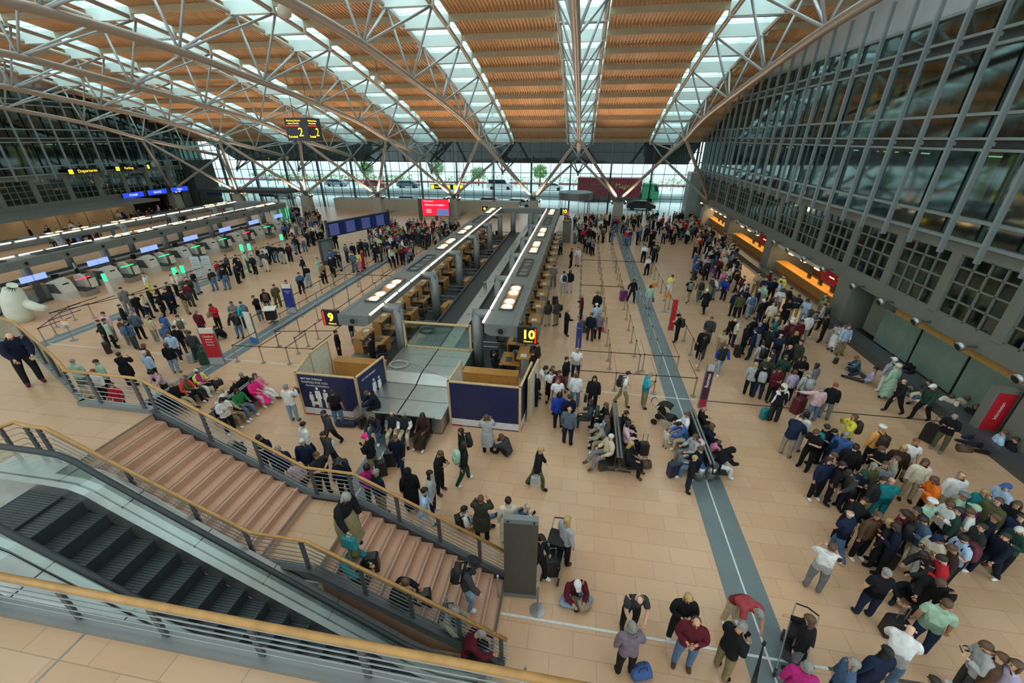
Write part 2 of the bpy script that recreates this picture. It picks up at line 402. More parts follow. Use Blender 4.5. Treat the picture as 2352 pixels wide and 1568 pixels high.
    if s>0:
        for y0,y1,z0,z1 in ((38,46,11.5,13.7),(33.5,36.5,11.5,13.6),(52,56,7.6,9.8),(24.5,29,7.6,9.8)): bx(L, 3.9, 4.1, y0, y1, z0, z1)
    else:
        for y0,y1,z0,z1 in ((42.6,45.0,7.6,9.6),(30,34,11.5,13.0)): bx(L, 2.5, 2.6, y0, y1, z0, z1)
    bxs = L.build('lit_wall_panel', M_lit); struct(bxs)
    sl = MB()
    for kk in range(16):
        yy = 12+kk*3.3+RND.random(); zz = RND.choice((9.75,9.75,5.9)); bx(sl, 1.2, 1.4, yy, yy+1.6, zz, zz+.05)
    tag(sl.build('office_strip_lights', mat('office_strip','FFF6E0',.5,emit=5,ecol='FFF0D0')), 'rows of strip lights inside the offices behind the %s glass wall'%('right' if s>0 else 'left'), 'lights', kind='stuff')
side_wall(XR, 1, 'right'); side_wall(XL, -1, 'left')
# spot domes along the right beam
def spot(x, y, z, lab, s=1):
    root = thing('spotlight', lab, 'spotlight', (x,y,z), 0, 'round spotlights along the side walls')
    MB().tube([(s*.55,0,0),(0,0,0)], .05, 6).build('arm', M_grey2, root)
    MB().tube([(-s*.12,0,-.06),(s*.02,0,0),(s*.14,0,.05)], .2, 12, rr=[.19,.2,.11]).build('housing', M_metal, root, True)
    MB().tube([(-s*.14,0,-.07),(-s*.1,0,-.05)], .14, 12).build('lens', M_black, root)
for i, y in enumerate([12.5,15.05,17.6,20.15,22.7,25.2,28.6,31.2,33.8,36.4,40.2,42.8,45.4]):
    spot(15.6, y, 2.95, 'round silver spotlight on the right-hand beam, number %s from the near end'%['one','two','three','four','five','six','seven','eight','nine','ten','eleven','twelve','thirteen'][i])

# ---- recess, glass panels and shops in the right wall
def shop(y0, y1, lab, red):
    root = thing('service_counter', lab, 'counter', (16.4,(y0+y1)/2,0), 0, 'lit service counters in the right wall')
    h = (y1-y0)/2
    MB().box(.35,.8,-h,h,.42,1.15).build('counter_front', M_wood, root)
    MB().box(.1,1.0,-h,h,1.15,1.22).build('counter_top', mat('lit_counter_top','D8993A',.4,emit=.0), root)
    MB().box(3.2,3.3,-h,h,.4,2.7).build('back_panel', mat('counter_back','8A3A28' if red else '7A5A30',.6), root)
    MB().box(.0,.25,-h,h,2.38,2.62).build('lamp_shelf', mat('shelf_white','DADDE0',.5), root)
    m = MB()
    for i in range(4): m.box(-.02,.2,-h+.3+i*(2*h-1)/4,-h+.9+i*(2*h-1)/4,2.32,2.38)
    m.build('lamp', M_lampw, root)
    for i in range(3):
        q = MB().box(.5,.55,-h+.8+i*1.6,-h+1.3+i*1.6,1.25,1.65).build('monitor', M_black, root)
    if red: MB().box(-.02,.0,-h,-h+1.8,1.9,2.7).build('red_sign', M_red, root)
    l = bpy.data.lights.new('counter_lamp','AREA'); l.shape='RECTANGLE'; l.size=.4; l.size_y=h*2; l.energy=110; l.color=(1,.72,.36)
    ob = bpy.data.objects.new('counter_lamp', l); COL.objects.link(ob); ob.location=(17.2,(y0+y1)/2,2.6)
shop(28.2, 37.4, 'wooden service counter under warm lamps in the right wall, nearest of the three', True)
shop(39.6, 48.8, 'wooden service counter under warm lamps in the right wall, middle one with red sign above', True)
shop(51.6, 60.2, 'wooden service counter under warm lamps in the right wall, farthest one by the street facade', False)
o = MB().box(16.9,17.1,15.2,25.2,.4,2.75); struct(o.build('wall_right_inner', M_panel))
pan = thing('glass_partition', 'frosted green glass partition in the right wall behind the waiting people', 'partition', (16.55,19.6,0))
for i in range(3): MB().box(-.02,.02,-4.2+i*2.75,-1.6+i*2.75,.42,2.3).build('glass_sheet', mat('green_glass_sheet','6F8377',.15,0,.08,2.), pan)
struct(MB().box(16.5,16.9,15.1,22.8,2.3,2.75).build('trim_61', mat('ochre_band','B08A4E',.6)))
struct(MB().box(16.3,20.2,23.2,26.2,-.02,.02).build('trim_62', M_panel2))
tot = thing('advertising_totem', 'leaning grey totem with a red face beside the right wall', 'totem', at(2247,1000)+(0,), radians(-6))
MB().box(-.38,.38,-.16,.16,0,2.2).build('casing', M_panel, tot); MB().box(-.28,.28,-.18,-.16,.35,2.05).build('red_face', M_red, tot)
textobj('Information', .16, M_txw, tot, (0,-.19,1.3), (pi/2,radians(-90),0))

# ---- left wall: counters, signs, screens
ct = thing('counter_hall_canopy', 'long grey canopy over the beige counter wall at the far left', 'canopy', (-60,37,0))
MB().box(-2.5,2.5,-19,14,2.75,3.05).build('canopy_roof', M_grey, ct)
MB().box(-2.4,-2.2,-19,14,0,2.75).build('back_wall', mat('beige_counter_wall','B9B094',.6), ct)
m = MB()
for i in range(10): m.box(-2.2,-2.15,-18+i*3.2,-17.92+i*3.2,0,2.75)
m.build('wall_joints', M_panel, ct)
m = MB()
for i in range(9): m.box(-1.6,-.4,-17.5+i*3.5,-16.2+i*3.5,2.7,2.75)
m.build('lamp', mat('dim_warm_lamp','FFD9A0',.4,emit=2.5,ecol='FFD2A0'), ct)
for i, (y, t) in enumerate(((52.5,'Arrivals'),(56.2,'Security'),(60.0,'Gates'))):
    sc = thing('blue_screen', 'blue lit screen above the far left passage, '+('left','middle','right')[i]+' one of three', 'screen', (-63.4,y,3.2))
    MB().box(-.08,.08,-1.6,1.6,-.4,.4).build('casing', M_black, sc)
    MB().box(.08,.1,-1.5,1.5,-.33,.33).build('display', mat('blue_display','2040C8',.4,emit=1.1,ecol='2848E8'), sc)
    textobj(t, .38, mat('screen_white','DDE4FF',.4,emit=1.6), sc, (.12,0,.02), (pi/2,0,pi/2))
struct(MB().box(-67.8,-67.6,50.5,62,0,2.75).build('wall_left_inner', mat('dark_red_passage','4A2A20',.7)))
for i,(u0,v0,w_) in enumerate(((290,392,42),(345,389,30),(379,385,6))):
    y = {0:47.6,1:53.0,2:56.4}[i]; hw = {0:1.9,1:1.5,2:.35}[i]
    sg = thing('yellow_sign', 'yellow lit direction sign on the left glass wall, '+('largest and leftmost','middle','small rightmost')[i], 'sign', (-63.4,y,6.7))
    MB().box(-.06,.06,-hw,hw,-.28,.28).build('sign_box', M_black, sg)
    MB().box(.06,.08,-hw,-hw+min(.5,hw*.9),-.25,.25).build('symbol', M_txy, sg)
    if i<2: textobj(('Departures','Parking')[i], .5 if i==0 else .42, M_txy, sg, (.08,.3,0), (pi/2,0,pi/2))
# ---- end block of left wall near the facade
struct(MB().box(XL-.5,XL+1.5,62.5,FY,0,7.2).build('wall_left_end', M_panel2))
struct(MB().box(XR-1.5,XR+2,64.6,FY,0,6.2).build('wall_right_end', mat('silver_tile_wall','A3B2B2',.4,.2,.08,1.)))

# ---- street facade
f = MB()
for i in range(54):
    x = XL+i*1.5+.5; f.box(x-.03,x+.03,FY-.03,FY+.05,0,14)
for i in range(14):
    x = XL+i*5.9+3; f.box(x-.1,x+.1,FY+.1,FY+.5,0,14)
for z in (2.3,4.1,5.7,7.2,8.6): f.box(XL,XR,FY-.05,FY+.05,z,z+.08)
g = MB().add([(XL,FY,0),(XR,FY,0),(XR,FY,14),(XL,FY,14)],[(0,1,2,3)])
o = struct(g.build('window_%d'%NWIN, M_glass)); f.build('window_frame', M_frame, o); NWIN += 1
lv = MB().prism([(FY+.6,10.95),(FY+8,7.0),(FY+8,6.7),(FY+.6,10.6)],'x',XL,XR)
for i in range(16):
    t = i/16; yy = FY+.8+7*t; z = 10.5-3.8*t; lv.box(XL,XR,yy,yy+.22,z-.22,z)
for i in range(14): lv.box(XL+3+i*5.9-.12,XL+3+i*5.9+.12,FY+.8,FY+11.5,6.6,6.9) if False else None
struct(lv.build('ceiling_eaves', mat('dark_eaves','2E3433',.6)))
for i, x in enumerate(COLX):
    tb = thing('eaves_bracket', 'dark steel bracket fan under the outer eaves, %s from the right'%('first','second','third','fourth','fifth','sixth')[i], 'bracket', (x-5.75,FY+.3,7.0))
    m = MB()
    for d in (-2.2,-1.1,1.1,2.2): m.tube([(0,0,-1.3),(d,3.6,.9)], .09, 6)
    m.build('struts', M_frame, tb); MB().cyl(0,0,-1.6,-.9,.12,8).build('node', M_frame, tb)
bt = MB()
bt.box(-40,-9.5,64.8,65.0,0,1.7)
struct(bt.build('wall_back_low', mat('cream_parapet','B9B4A4',.6)))
struct(MB().box(-40,-9.5,64.9,FY,1.3,1.7).build('floor_upper_strip', M_grey2))
# revolving door
rd = thing('revolving_door', 'curved grey entrance canopy with bright open doorway in the street facade', 'door', (-1.0,65.2,0))
MB().tube([(0,0,2.35),(0,0,3.3)], 2.5, 28).build('drum_fascia', M_grey, rd)
MB().tube([(0,0,3.3),(0,0,3.34)], 2.4, 28).build('drum_top', mat('pale_blue_roof','9CC4CE',.5), rd)
m = MB()
for a in (200,215,232,308,325,340): m.tube([(2.3*cos(radians(a)),2.3*sin(radians(a)),0),(2.3*cos(radians(a)),2.3*sin(radians(a)),2.35)], .05, 6)
m.build('door_posts', M_metal2, rd)
# ---- outside
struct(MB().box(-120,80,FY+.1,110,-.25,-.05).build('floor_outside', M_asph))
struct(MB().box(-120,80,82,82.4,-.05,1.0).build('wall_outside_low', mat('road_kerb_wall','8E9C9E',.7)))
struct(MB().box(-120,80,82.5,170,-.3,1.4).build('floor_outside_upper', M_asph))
struct(MB().box(-120,80,87.0,87.25,2.3,2.55).build('trim_63', mat('red_white_rail','B05A60',.6)))
rl = MB()
for i in range(80): rl.box(-110+i*2.3,-109.9+i*2.3,87.05,87.15,1.4,2.4)
struct(rl.build('trim_64', M_grey2))
def blobtree(x, y, z, h, r, lab, seed, flat=False):
    rr = random.Random(seed); root = thing('tree' if not flat else 'hedge', lab, 'tree' if not flat else 'hedge', (x,y,z))
    if not flat: MB().tube([(0,0,0),(.1,0,h*.5),(0,0,h*.8)], .14, 6, rr=[.16,.12,.06]).build('trunk', mat('bark','5A4A38',.9), root)
    m = MB()
    for i in range(900 if not flat else 2600):
        if flat: c = Vector((rr.uniform(-r,r), rr.uniform(-.6,.6), rr.uniform(.1,h)))
        else:
            d = Vector((rr.gauss(0,1),rr.gauss(0,1),rr.gauss(0,1))).normalized()*rr.uniform(.5,1)*r; c = Vector((d.x,d.y,h*.72+d.z*h/r*.33))
        a = Vector((rr.uniform(-1,1),rr.uniform(-1,1),rr.uniform(-1,1)))*.22; bb = Vector((rr.uniform(-1,1),rr.uniform(-1,1),rr.uniform(-1,1)))*.22
        m.add([c,c+a,c+a+bb,c+bb],[(0,1,2,3)])
    m.build('foliage', mat('leaf_green','6FA050',.8,0,.3,2.), root)
blobtree(10,94,1.3,1.7,40,'low clipped green hedge beyond the road',1,True)
blobtree(-58,94,1.3,1.7,20,'low clipped green hedge at the far left beyond the road',2,True)
for i,(x,h) in enumerate(((-47,4.5),(-31,4.8),(-9,4.2),(-22,3.6))): blobtree(x,91,1.3,h,1.6,'small green street tree beyond the road, '+('leftmost','second from the left','fourth from the left','third from the left')[i],10+i)
def car(x, y, z, col, lab, van=False, rz=0):
    root = thing('van' if van else 'car', lab, 'car', (x,y,z), rz)
    L, hgt = (2.6,1.95) if van else (2.25,1.45)
    pr = [(-L,.3),(L,.3),(L,.8),(L*.72,.95),(L*.35,hgt),(-L*.55,hgt),(-L*.9,1.0),(-L,.85)] if not van else [(-L,.3),(L,.3),(L,.95),(L*.62,1.1),(L*.4,hgt),(-L*.95,hgt),(-L,1.0)]
    MB().prism(pr,'y',-.85,.85).build('body', mat('car_'+col,col,.3,.2), root)
    gp = [(L*.62,.98),(L*.33,hgt-.1),(-L*.5,hgt-.1),(-L*.78,1.0)] if not van else [(L*.52,1.15),(L*.36,hgt-.12),(-L*.85,hgt-.12),(-L*.85,1.15)]
    MB().prism(gp,'y',-.87,.87).build('windows', mat('car_glass','22303A',.1), root)
    for sx in (-.62,.62):
        for sy in (-.78,.78): o = MB().tube([(L*sx,sy-.1,.33),(L*sx,sy+.1,.33)], .33, 12).build('wheel', M_black, root)
cars = [(-16,84.5,1.4,'DADFE2','white van parked on the raised road',True),(-22,72,-.05,'C8CCD0','silver car close outside behind the red screen',False),(-10.5,72,-.05,'E2E6E8','white car directly outside the glass behind the check-in island',False),
 (-15.5,72.5,-.05,'8A2030','dark red car outside between the columns',False),(-6,84.5,1.4,'D8DCE0','pale car on the raised road right of the white van',False),(-35,84.5,1.4,'5C6E78','grey blue car on the raised road',False),
 (-42,84,1.4,'A03038','red car on the raised road',False),(-51,85,1.4,'7E98A6','light blue car at the left on the raised road',False),(-30,72,-.05,'1E2226','black car waiting outside behind the kiosks',False),(9.5,72.5,-.05,'2A2E30','black car outside at the right end of the facade',False),(-57,76,-.05,'AEB6BA','grey car outside at the far left of the facade',False)]
for c in cars: car(*c)
tk = thing('lorry', 'dark red box lorry with green cab outside on the road', 'lorry', (5.2,82.5-1.5,-.05))
MB().box(-6.2,5.0,-1.2,1.2,1.0,4.2).build('box_body', mat('maroon_box','6A1A26',.5), tk)
MB().prism([(5.2,.5),(8.0,.5),(8.1,2.0),(7.6,3.3),(5.4,3.4)],'y',-1.15,1.15).build('cab', mat('green_cab','2A8A5A',.4), tk)
MB().prism([(7.3,2.1),(8.0,2.1),(7.6,3.1),(7.2,3.1)],'y',-1.17,1.17).build('cab_window', mat('car_glass','22303A',.1), tk)
for x in (-4.5,-3.3,6.6):
    for yv in (-1.0,1.0): MB().tube([(x,yv-.15,.5),(x,yv+.15,.5)], .5, 12).build('wheel', M_black, tk)
textobj('Magnet', 1.2, mat('gold_lettering','C09A40',.5), tk, (2.2,-1.23,2.9), (pi/2,0,0))
for i, x in enumerate((-53,-38,-18,-2,12)):
    ml = thing('lamp_post', 'slim pale lamp post beyond the road, number %s from the left'%('one','two','three','four','five')[i], 'lamp post', (x,90,1.3))
    MB().tube([(0,0,0),(0,0,7)], .09, 8).build('pole', M_purlw, ml); MB().box(-.5,.5,-.1,.1,7,7.12).build('lamp_head', M_purlw, ml)
# ================================================================ GALLERY, STAIRS, ESCALATOR
L1 = 4.4; LM = 2.2
YN, YF = 4.98, 6.75                                      # clear width of the stairs
XT, XM0, XM1, XB = -10.06, -6.28, -5.02, -1.26
g = MB()
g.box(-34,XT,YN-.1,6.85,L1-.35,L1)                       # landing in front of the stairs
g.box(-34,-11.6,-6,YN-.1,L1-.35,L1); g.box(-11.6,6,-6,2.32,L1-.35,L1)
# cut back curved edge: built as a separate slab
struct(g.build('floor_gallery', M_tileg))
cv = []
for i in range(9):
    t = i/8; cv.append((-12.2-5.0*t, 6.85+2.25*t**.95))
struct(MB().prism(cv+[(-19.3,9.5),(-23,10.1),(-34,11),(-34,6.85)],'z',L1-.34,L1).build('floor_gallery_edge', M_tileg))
struct(MB().box(-6.33,-6.3,-6,2.3,L1,L1+.004).build('trim_50', M_metal2))
def flight(x0, x1, z0, z1, n, nm):
    m = MB(); s = MB(); run = (x1-x0)/(n-1) if n>1 else 0; rise = (z0-z1)/n
    for i in range(n-1):
        z = z0-rise*(i+1); xa = x0+run*i; m.box(xa,xa+run,YN,YF,max(z-1.0,-.0) if z>1 else 0,z)
        for d in (.045,.075): s.box(xa+run-d-.012,xa+run-d,YN+.12,YF-.12,z,z+.003)
        if i==n-2: s.box(xa+run-.06,xa+run,YN,YF,z,z+.004)
    s.box(x0-.03,x0+.02,YN,YF,z0,z0+.005)
    o = m.build('floor_'+nm, mat('stair_stone','BE957C',.5,0,.06,2.)); struct(o); s.build('anti_slip_strips', M_dark, o)
flight(XT, XM0, L1, LM, 13, 'stairs_upper'); flight(XM1, XB, LM, 0, 13, 'stairs_lower')
struct(MB().box(XM0,XM1,YN,YF,LM-.3,LM).build('floor_mid_landing', M_tileg))
# stringers
def stringer(y, nm):
    m = MB()
    for (xa,za),(xb,zb) in (((XT,L1),(XM0,LM)),((XM0,LM),(XM1,LM)),((XM1,LM),(XB+.3,0))):
        m.prism([(xa,za-.22),(xb,zb-.22),(xb,zb+.1),(xa,za+.1)],'y',y-.04,y+.04)
        m.prism([(xa,za+.1),(xb,zb+.1),(xb,zb+.13),(xa,za+.13)],'y',y-.09,y+.09)
    struct(m.build(nm, M_grey2))
stringer(YN-.06,'trim_51'); stringer(YF+.06,'trim_52')
def railing(lab, pts, posts, h=1.0, nb=6, hr=.038, endcap=0, name='railing', loc=None):
    """pts: foot polyline (x,y,z); posts: list of (x,y,z)"""
    root = thing(name, lab, 'railing')
    P = [Vector(p) for p in pts]
    MB().tube([p+Vector((0,0,h)) for p in P], hr, 12).build('wooden_handrail', M_wood2, root, True)
    for i in range(nb):
        zz = .2+(h-.32)*i/(nb-1); MB().tube([p+Vector((0,0,zz)) for p in P], .011, 5).build('rail_bar', M_metal2, root)
    for p in posts:
        x,y,z = p[:3]; MB().box(x-.045,x+.045,y-.02,y+.02,z-.05,z+h-.04).build('post', M_grey2, root)
    return root
def lerp(a,b,t): return tuple(a[i]+(b[i]-a[i])*t for i in range(3))
def along(a,b,n): return [lerp(a,b,(i+.5)/n) for i in range(n)]
A,B,C_,D = (XT,YF+.06,L1),(XM0,YF+.06,LM),(XM1,YF+.06,LM),(XB+.35,YF+.06,0)
corner = (-12.25,6.85,L1)
railing('railing with oak handrail along the far side of the stairs', [corner,A,B,C_,D], [lerp(corner,A,.3),(XT-.22,YF+.06,L1),(XT+.12,YF+.06,L1-.05)]+[lerp(A,B,t) for t in (.36,.68)]+[lerp(B,C_,.1),lerp(B,C_,.9)]+[lerp(C_,D,t) for t in (.25,.5,.75,.97)])
A,B,C_,D = (XT,YN-.06,L1),(XM0,YN-.06,LM),(XM1,YN-.06,LM),(XB+.35,YN-.06,0)
railing('railing with oak handrail between the stairs and the escalator', [(-11.1,4.62,L1),(-10.9,4.98,L1),(XT-.45,YN-.06,L1),A,B,C_,D], [(-11.0,4.8,L1),(XT-.5,YN-.06,L1),(XT-.2,YN-.06,L1)]+[lerp(A,B,t) for t in (.38,.7,.97)]+[lerp(B,C_,.9)]+[lerp(C_,D,t) for t in (.26,.5,.75,.97)])
# curved gallery balustrade with glass
gr = thing('glass_balustrade', 'curved balustrade with oak handrail and tinted glass left of the stairs', 'railing')
cz = [(x,y,L1) for x,y in cv]+[(-19.3,9.5,L1),(-23,10.1,L1)]
MB().tube([(x,y,L1+1.0) for x,y,z in cz], .04, 10).build('wooden_handrail', M_wood2, gr, True)
m = MB()
for (x0,y0,_),(x1,y1,_) in zip(cz,cz[1:]): m.add([(x0,y0,L1+.1),(x1,y1,L1+.1),(x1,y1,L1+.95),(x0,y0,L1+.95)],[(0,1,2,3)])
m.build('glass_panel', glassmat('grey_glass','8E948E',.1), gr)
m = MB()
for (x0,y0,_),(x1,y1,_) in zip(cz,cz[1:]): m.obox(((x0+x1)/2,(y0+y1)/2,L1-.12),(sqrt((x1-x0)**2+(y1-y0)**2)/2+.02,.06,.24),atan2(y1-y0,x1-x0))
m.build('edge_beam', M_grey, gr)
for x,y,_ in cz[1::2]: MB().box(x-.03,x+.03,y-.03,y+.03,L1-.1,L1+.97).build('post', M_grey2, gr)
struct(MB().box(-12.25,XT,6.76,6.94,L1-.36,L1+.12).build('trim_53', M_grey))
# near railing
posts = [(x,2.42,L1) for x in (-9.3,-7.95,-6.5,-5.1,-3.66,-2.2,-.75,.7,2.15)]
railing('near railing with thick oak handrail across the lower left foreground', [(-12,2.40,L1),(3.2,2.40,L1)], posts, h=.84, nb=5, hr=.048)
struct(MB().box(-12,4,2.30,2.5,L1-.36,L1+.1).build('trim_54', M_grey))
# ---- escalator
es = thing('escalator', 'black step escalator with steel skirts beside the stairs', 'escalator')
sl = .685
def ez(x): return L1 if x<-9.02 else max(0, 3.15-sl*(x+7.2))
prof = [(-11.3,L1),(-9.6,L1),(-9.1,L1-.02),(-8.8,L1-.13),(-8.4,ez(-8.4)),(-3.0,ez(-3.0)),(-2.7,.12),(-2.3,0),(-1.2,0)]
def strip(m, y0, y1, a, c):
    for (xa,za),(xb,zb) in zip(prof,prof[1:]): m.prism([(xa,za+a),(xb,zb+a),(xb,zb+c),(xa,za+c)],'y',y0,y1)
    return m
for y0, y1, yc, o0, o1 in ((4.26,4.38,4.40,4.40,4.86),(3.12,3.24,3.12,2.66,3.11)):
    strip(MB(),y0,y1,-.2,.24).build('steel_skirt', M_metal, es)
    strip(MB(),o0,o1,-.45,.16).build('steel_cladding', M_metal, es)
    j = MB()
    for i in range(7):
        x = -9.6+i*1.25; j.box(x,x+.012,o0,o1,ez(x)+.15,ez(x)+.168)
    j.build('cladding_joints', M_grey2, es)
    gl = MB()
    for (xa,za),(xb,zb) in zip(prof,prof[1:]): gl.add([(xa,yc,za+.2),(xb,yc,zb+.2),(xb,yc,zb+.9),(xa,yc,za+.9)],[(0,1,2,3)])
    gl.build('glass_panel', M_glclear, es)
    pts = [(-11.3-.32*sin(a),yc,L1+.6-.34*cos(a)) for a in (.0,.4,.9,1.57,2.2,2.8)]+[(x,yc,z+.95) for x,z in prof]
    MB().tube(pts, .055, 8).build('black_handrail', M_rubber, es, True)
    MB().tube([(p[0],p[1],p[2]-.06) for p in pts[5:]], .03, 6).build('handrail_guide', M_metal, es, True)
MB().box(-11.6,-10.15,3.24,4.26,L1-.05,L1+.01).build('comb_plate', M_metal, es)
x = -10.15; i = 0
while x < -2.0:
    z = ez(x+.4); st = MB().box(x,x+.405,3.24,4.26,z-.3,z)
    o = st.build('step', M_rubber, es); gm = MB()
    for q in range(20): gm.box(x+.01,x+.40,3.26+q*.05,3.275+q*.05,z,z+.006)
    gm.build('step_ribs', mat('step_rib_metal','56626A',.45,.5), o)
    x += .405; i += 1
struct(MB().box(-11.6,-1,2.6,2.64,0,L1-.36).build('wall_escalator_pit', mat('pale_pit_wall','C9C2CC',.35,0,.05,1.)))
struct(MB().box(-11.62,-11.6,2.6,4.9,0,L1-.3).build('wall_escalator_end', mat('brown_pit_wall','6A4636',.6)))
struct(MB().box(-10.4,-10.2,YN-.02,YF,0.0,L1-.4).build('wall_under_landing', M_panel))
struct(MB().box(-11.6,-11.3,2.6,4.9,L1-.35,L1).build('trim_55', M_metal))

# ================================================================ CHECK-IN ISLANDS
CX = -6.63
def island_canopy(lab, full=True):
    root = thing('island_canopy', lab, 'canopy', (0,0,0), 0, 'grey canopies over the check-in islands')
    YA, YB = 16.2, 49.4
    for s in (-1,1):
        m = MB(); a, c = sorted((s*4.25, s*2.75))
        m.prism([(a,3.15),(c,3.15),(c,2.72) if s<0 else (c,2.6),(c-.25,2.6) if s<0 else (a+.25,2.6),(a,2.6) if s<0 else (a,2.72)],'y',YA,YB)
        m.box(a,c,YA,YA+.01,3.15,3.152)
        o = m.build('roof_box', M_grey, root)
        j = MB()
        for i in range(1,14): j.box(a,c,YA+i*2.5,YA+i*2.5+.02,3.15,3.153)
        for i in range(1,14): j.box((c if s>0 else a)-.004,(c if s>0 else a)+.004,YA+i*2.5,YA+i*2.5+.02,2.65,3.15)
        j.box(s*3.98-.01,s*3.98+.01,YA,YB,3.15,3.153); j.build('panel_joints', M_grey2, o)
        for i in range(20):
            y = YA+.15+i*1.66
            MB().tube([(s*2.68,y,3.17),(s*2.68,y+1.38,3.17)], .055, 8).build('tube_light', M_tubel, root)
        for i in range(6):
            y = 17.9+i*5.45; lit = i in (0,2,3,5)
            p = MB().box(s*3.42-.3,s*3.42+.3,y,y+3.7,3.155,3.17); o = p.build('light_pit', mat('lit_pit','B98A6A',.5) if lit else M_grey2, root)
            fr = MB()
            for q in (-.32,.32): fr.box(s*3.42+q-.03,s*3.42+q+.03,y,y+3.7,3.155,3.24)
            for q in (0,3.7): fr.box(s*3.42-.3,s*3.42+.3,y+q-.03,y+q+.03,3.155,3.24)
            fr.build('pit_rim', M_grey2, o)
            for q in (.4,1.15,2.45,3.2):
                if lit: MB().cyl(s*3.42,y+q,3.17,3.23,.24,14).build('lamp', M_lampw, o)
                else: MB().tube([(s*3.42,y+q,3.17),(s*3.42,y+q,3.2)], .25, 14).build('grille', M_metal2, o)
        for i in range(6):
            y = 17.85+i*5.45
            MB().tube([(s*2.02,y,0),(s*2.02,y,2.95)], .26, 14).build('pillar', M_grey, root, True)
            MB().tube([(s*1.82,y,2.92),(s*2.9,y,2.92)], .24, 14).build('pillar_arm', M_grey, root, True)
        # porthole in the end face, and round ports along the outer face
        for yy, xx_ in [(YA-.01, s*3.5)]:
            MB().tube([(xx_,yy-.05,2.86),(xx_,yy,2.86)], .2, 16).build('port_ring', M_metal2, root)
            MB().tube([(xx_,yy-.06,2.86),(xx_,yy-.05,2.86)], .13, 16).build('port', M_black, root)
        for i in range(13):
            y = 17.2+i*2.5; MB().tube([(s*4.25,y,2.88),(s*4.29,y,2.88)], .17, 14).build('port_ring', M_metal2, root); MB().tube([(s*4.29,y,2.88),(s*4.3,y,2.88)], .11, 14).build('port', M_black, root)
    m = MB(); n = 10
    outer = [(4.25*cos(pi*i/n), YB-.02+1.1*sin(pi*i/n)) for i in range(n+1)]; inner = [(2.75*cos(pi*i/n), YB-.9+.75*sin(pi*i/n)) for i in range(n+1)]
    for i in range(n): m.prism([outer[i],outer[i+1],inner[i+1],inner[i]],'z',2.6,3.15)
    m.build('end_bridge', M_grey, root)
    for x in (-1.2,.9): MB().tube([(x,YB-.4,0),(x,YB-.4,2.7)], .3, 12).build('pillar', M_grey, root, True)
    return root
ic = island_canopy('grey canopy ring over the central check-in island with its warm ceiling lamps'); ic.location = (CX,0,0)
c2 = copy_tree(ic, (CX-3*SPAN,-.5,0), label='grey canopy ring over the left check-in island behind the bag drops')
def number_sign(n, loc, rz, lab, flip):
    root = thing('number_sign', lab, 'sign', loc, rz)
    MB().box(-.42,.42,-.08,.08,-.38,.38).build('sign_box', M_black, root)
    textobj(str(n), .56, M_txy, root, (.06 if flip else .02,-.085,.04), (pi/2,0,0), bold=.02)
    textobj('Check-in', .11, M_txy, root, (.05,-.085,-.27), (pi/2,0,0))
    x = .36 if flip else -.34; MB().box(x-.025,x+.025,-.09,-.08,-.34,.34).build('red_bar', mat('red_light_bar','FF3020',.4,emit=2,ecol='FF2818'), root)
number_sign(9,(CX-4.68,16.35,2.88),0,'black sign with a yellow 9 at the near left corner of the central island',False)
number_sign(10,(CX+4.7,16.0,2.85),0,'black sign with a yellow 10 at the near right corner of the central island',True)
number_sign(9,(CX-4.66,49.3,2.9),0,'small far sign with a yellow 9 beyond the central island',False)
number_sign(10,(CX+4.66,49.3,2.9),0,'small far sign with a yellow 10 beyond the right far corner',True)
for cx, nm in ((CX,'floor_island'),(CX-3*SPAN,'floor_island_left')): struct(MB().box(cx-3.9,cx+3.9,16.3,49.3,.0,.06).build(nm, M_carpet))
def conveyor(lab):
    root = thing('baggage_conveyor', lab, 'conveyor', (0,0,0), 0, 'baggage belts inside the islands')
    MB().box(-.1,.62,17.9,48.6,.06,.78).build('centre_cover', M_metal, root)
    for i in range(9): MB().cyl(.26,19.5+i*3.2,.78,.8,.09,8).build('cap', M_metal2, root)
    for x0,x1 in ((-1.32,-.12),(.64,1.3)):
        MB().box(x0,x1,17.9,48.6,.06,.55).build('belt', M_rubber, root)
    MB().box(-1.42,-1.32,17.9,48.6,.06,.72).build('guide_rail', M_grey2, root); MB().box(1.3,1.4,17.9,48.6,.06,.72).build('guide_rail', M_grey2, root)
    MB().tube([(.2,27.5,.78),(.2,27.5,1.3)], .12, 8).build('sensor_post', M_metal, root)
    return root
cv1 = conveyor('dark rubber baggage belts with steel centre cover running down the central island'); cv1.location = (CX+.0,0,0)
copy_tree(cv1,(CX-3*SPAN,-.5,0),label='dark rubber baggage belts inside the left check-in island')
# stepped stainless cover at the near end
sb = thing('stainless_cover', 'stepped stainless steel cover at the near end of the baggage belts', 'steel cover', (CX,0,0))
for x0,x1 in ((-1.83,-.03),(.03,1.75)):
    MB().prism([(17.9,.06),(17.9,.95),(15.2,.95),(14.55,.78),(14.55,.06)],'x',x0,x1).build('upper_cover', M_metal, sb)
    MB().prism([(14.54,.1),(14.54,.74),(12.35,.72),(12.3,.1)],'x',x0 if x0<0 else x0,x1 if x1<0 else x1+.1).build('lower_cover', M_metal, sb)
    o = MB().box(x0+.2,x1-.2,14.46,14.545,.35,.7).build('inset_panel', M_grey, sb)
m = MB()
for y in (13.4,16.0,16.9): m.box(-1.83,1.75,y,y+.02,.735 if y<14.5 else .95,.745 if y<14.5 else .956)
m.build('joints', M_metal2, sb)
MB().box(-1.85,1.85,12.4,14.5,0,.12).build('plinth', M_grey2, sb)
coil = [(cos(a)*(.42+.05*sin(a*.37)), sin(a)*(.34+.04*cos(a*.5)), .97+.012*a/6) for a in [i*.35 for i in range(90)]]
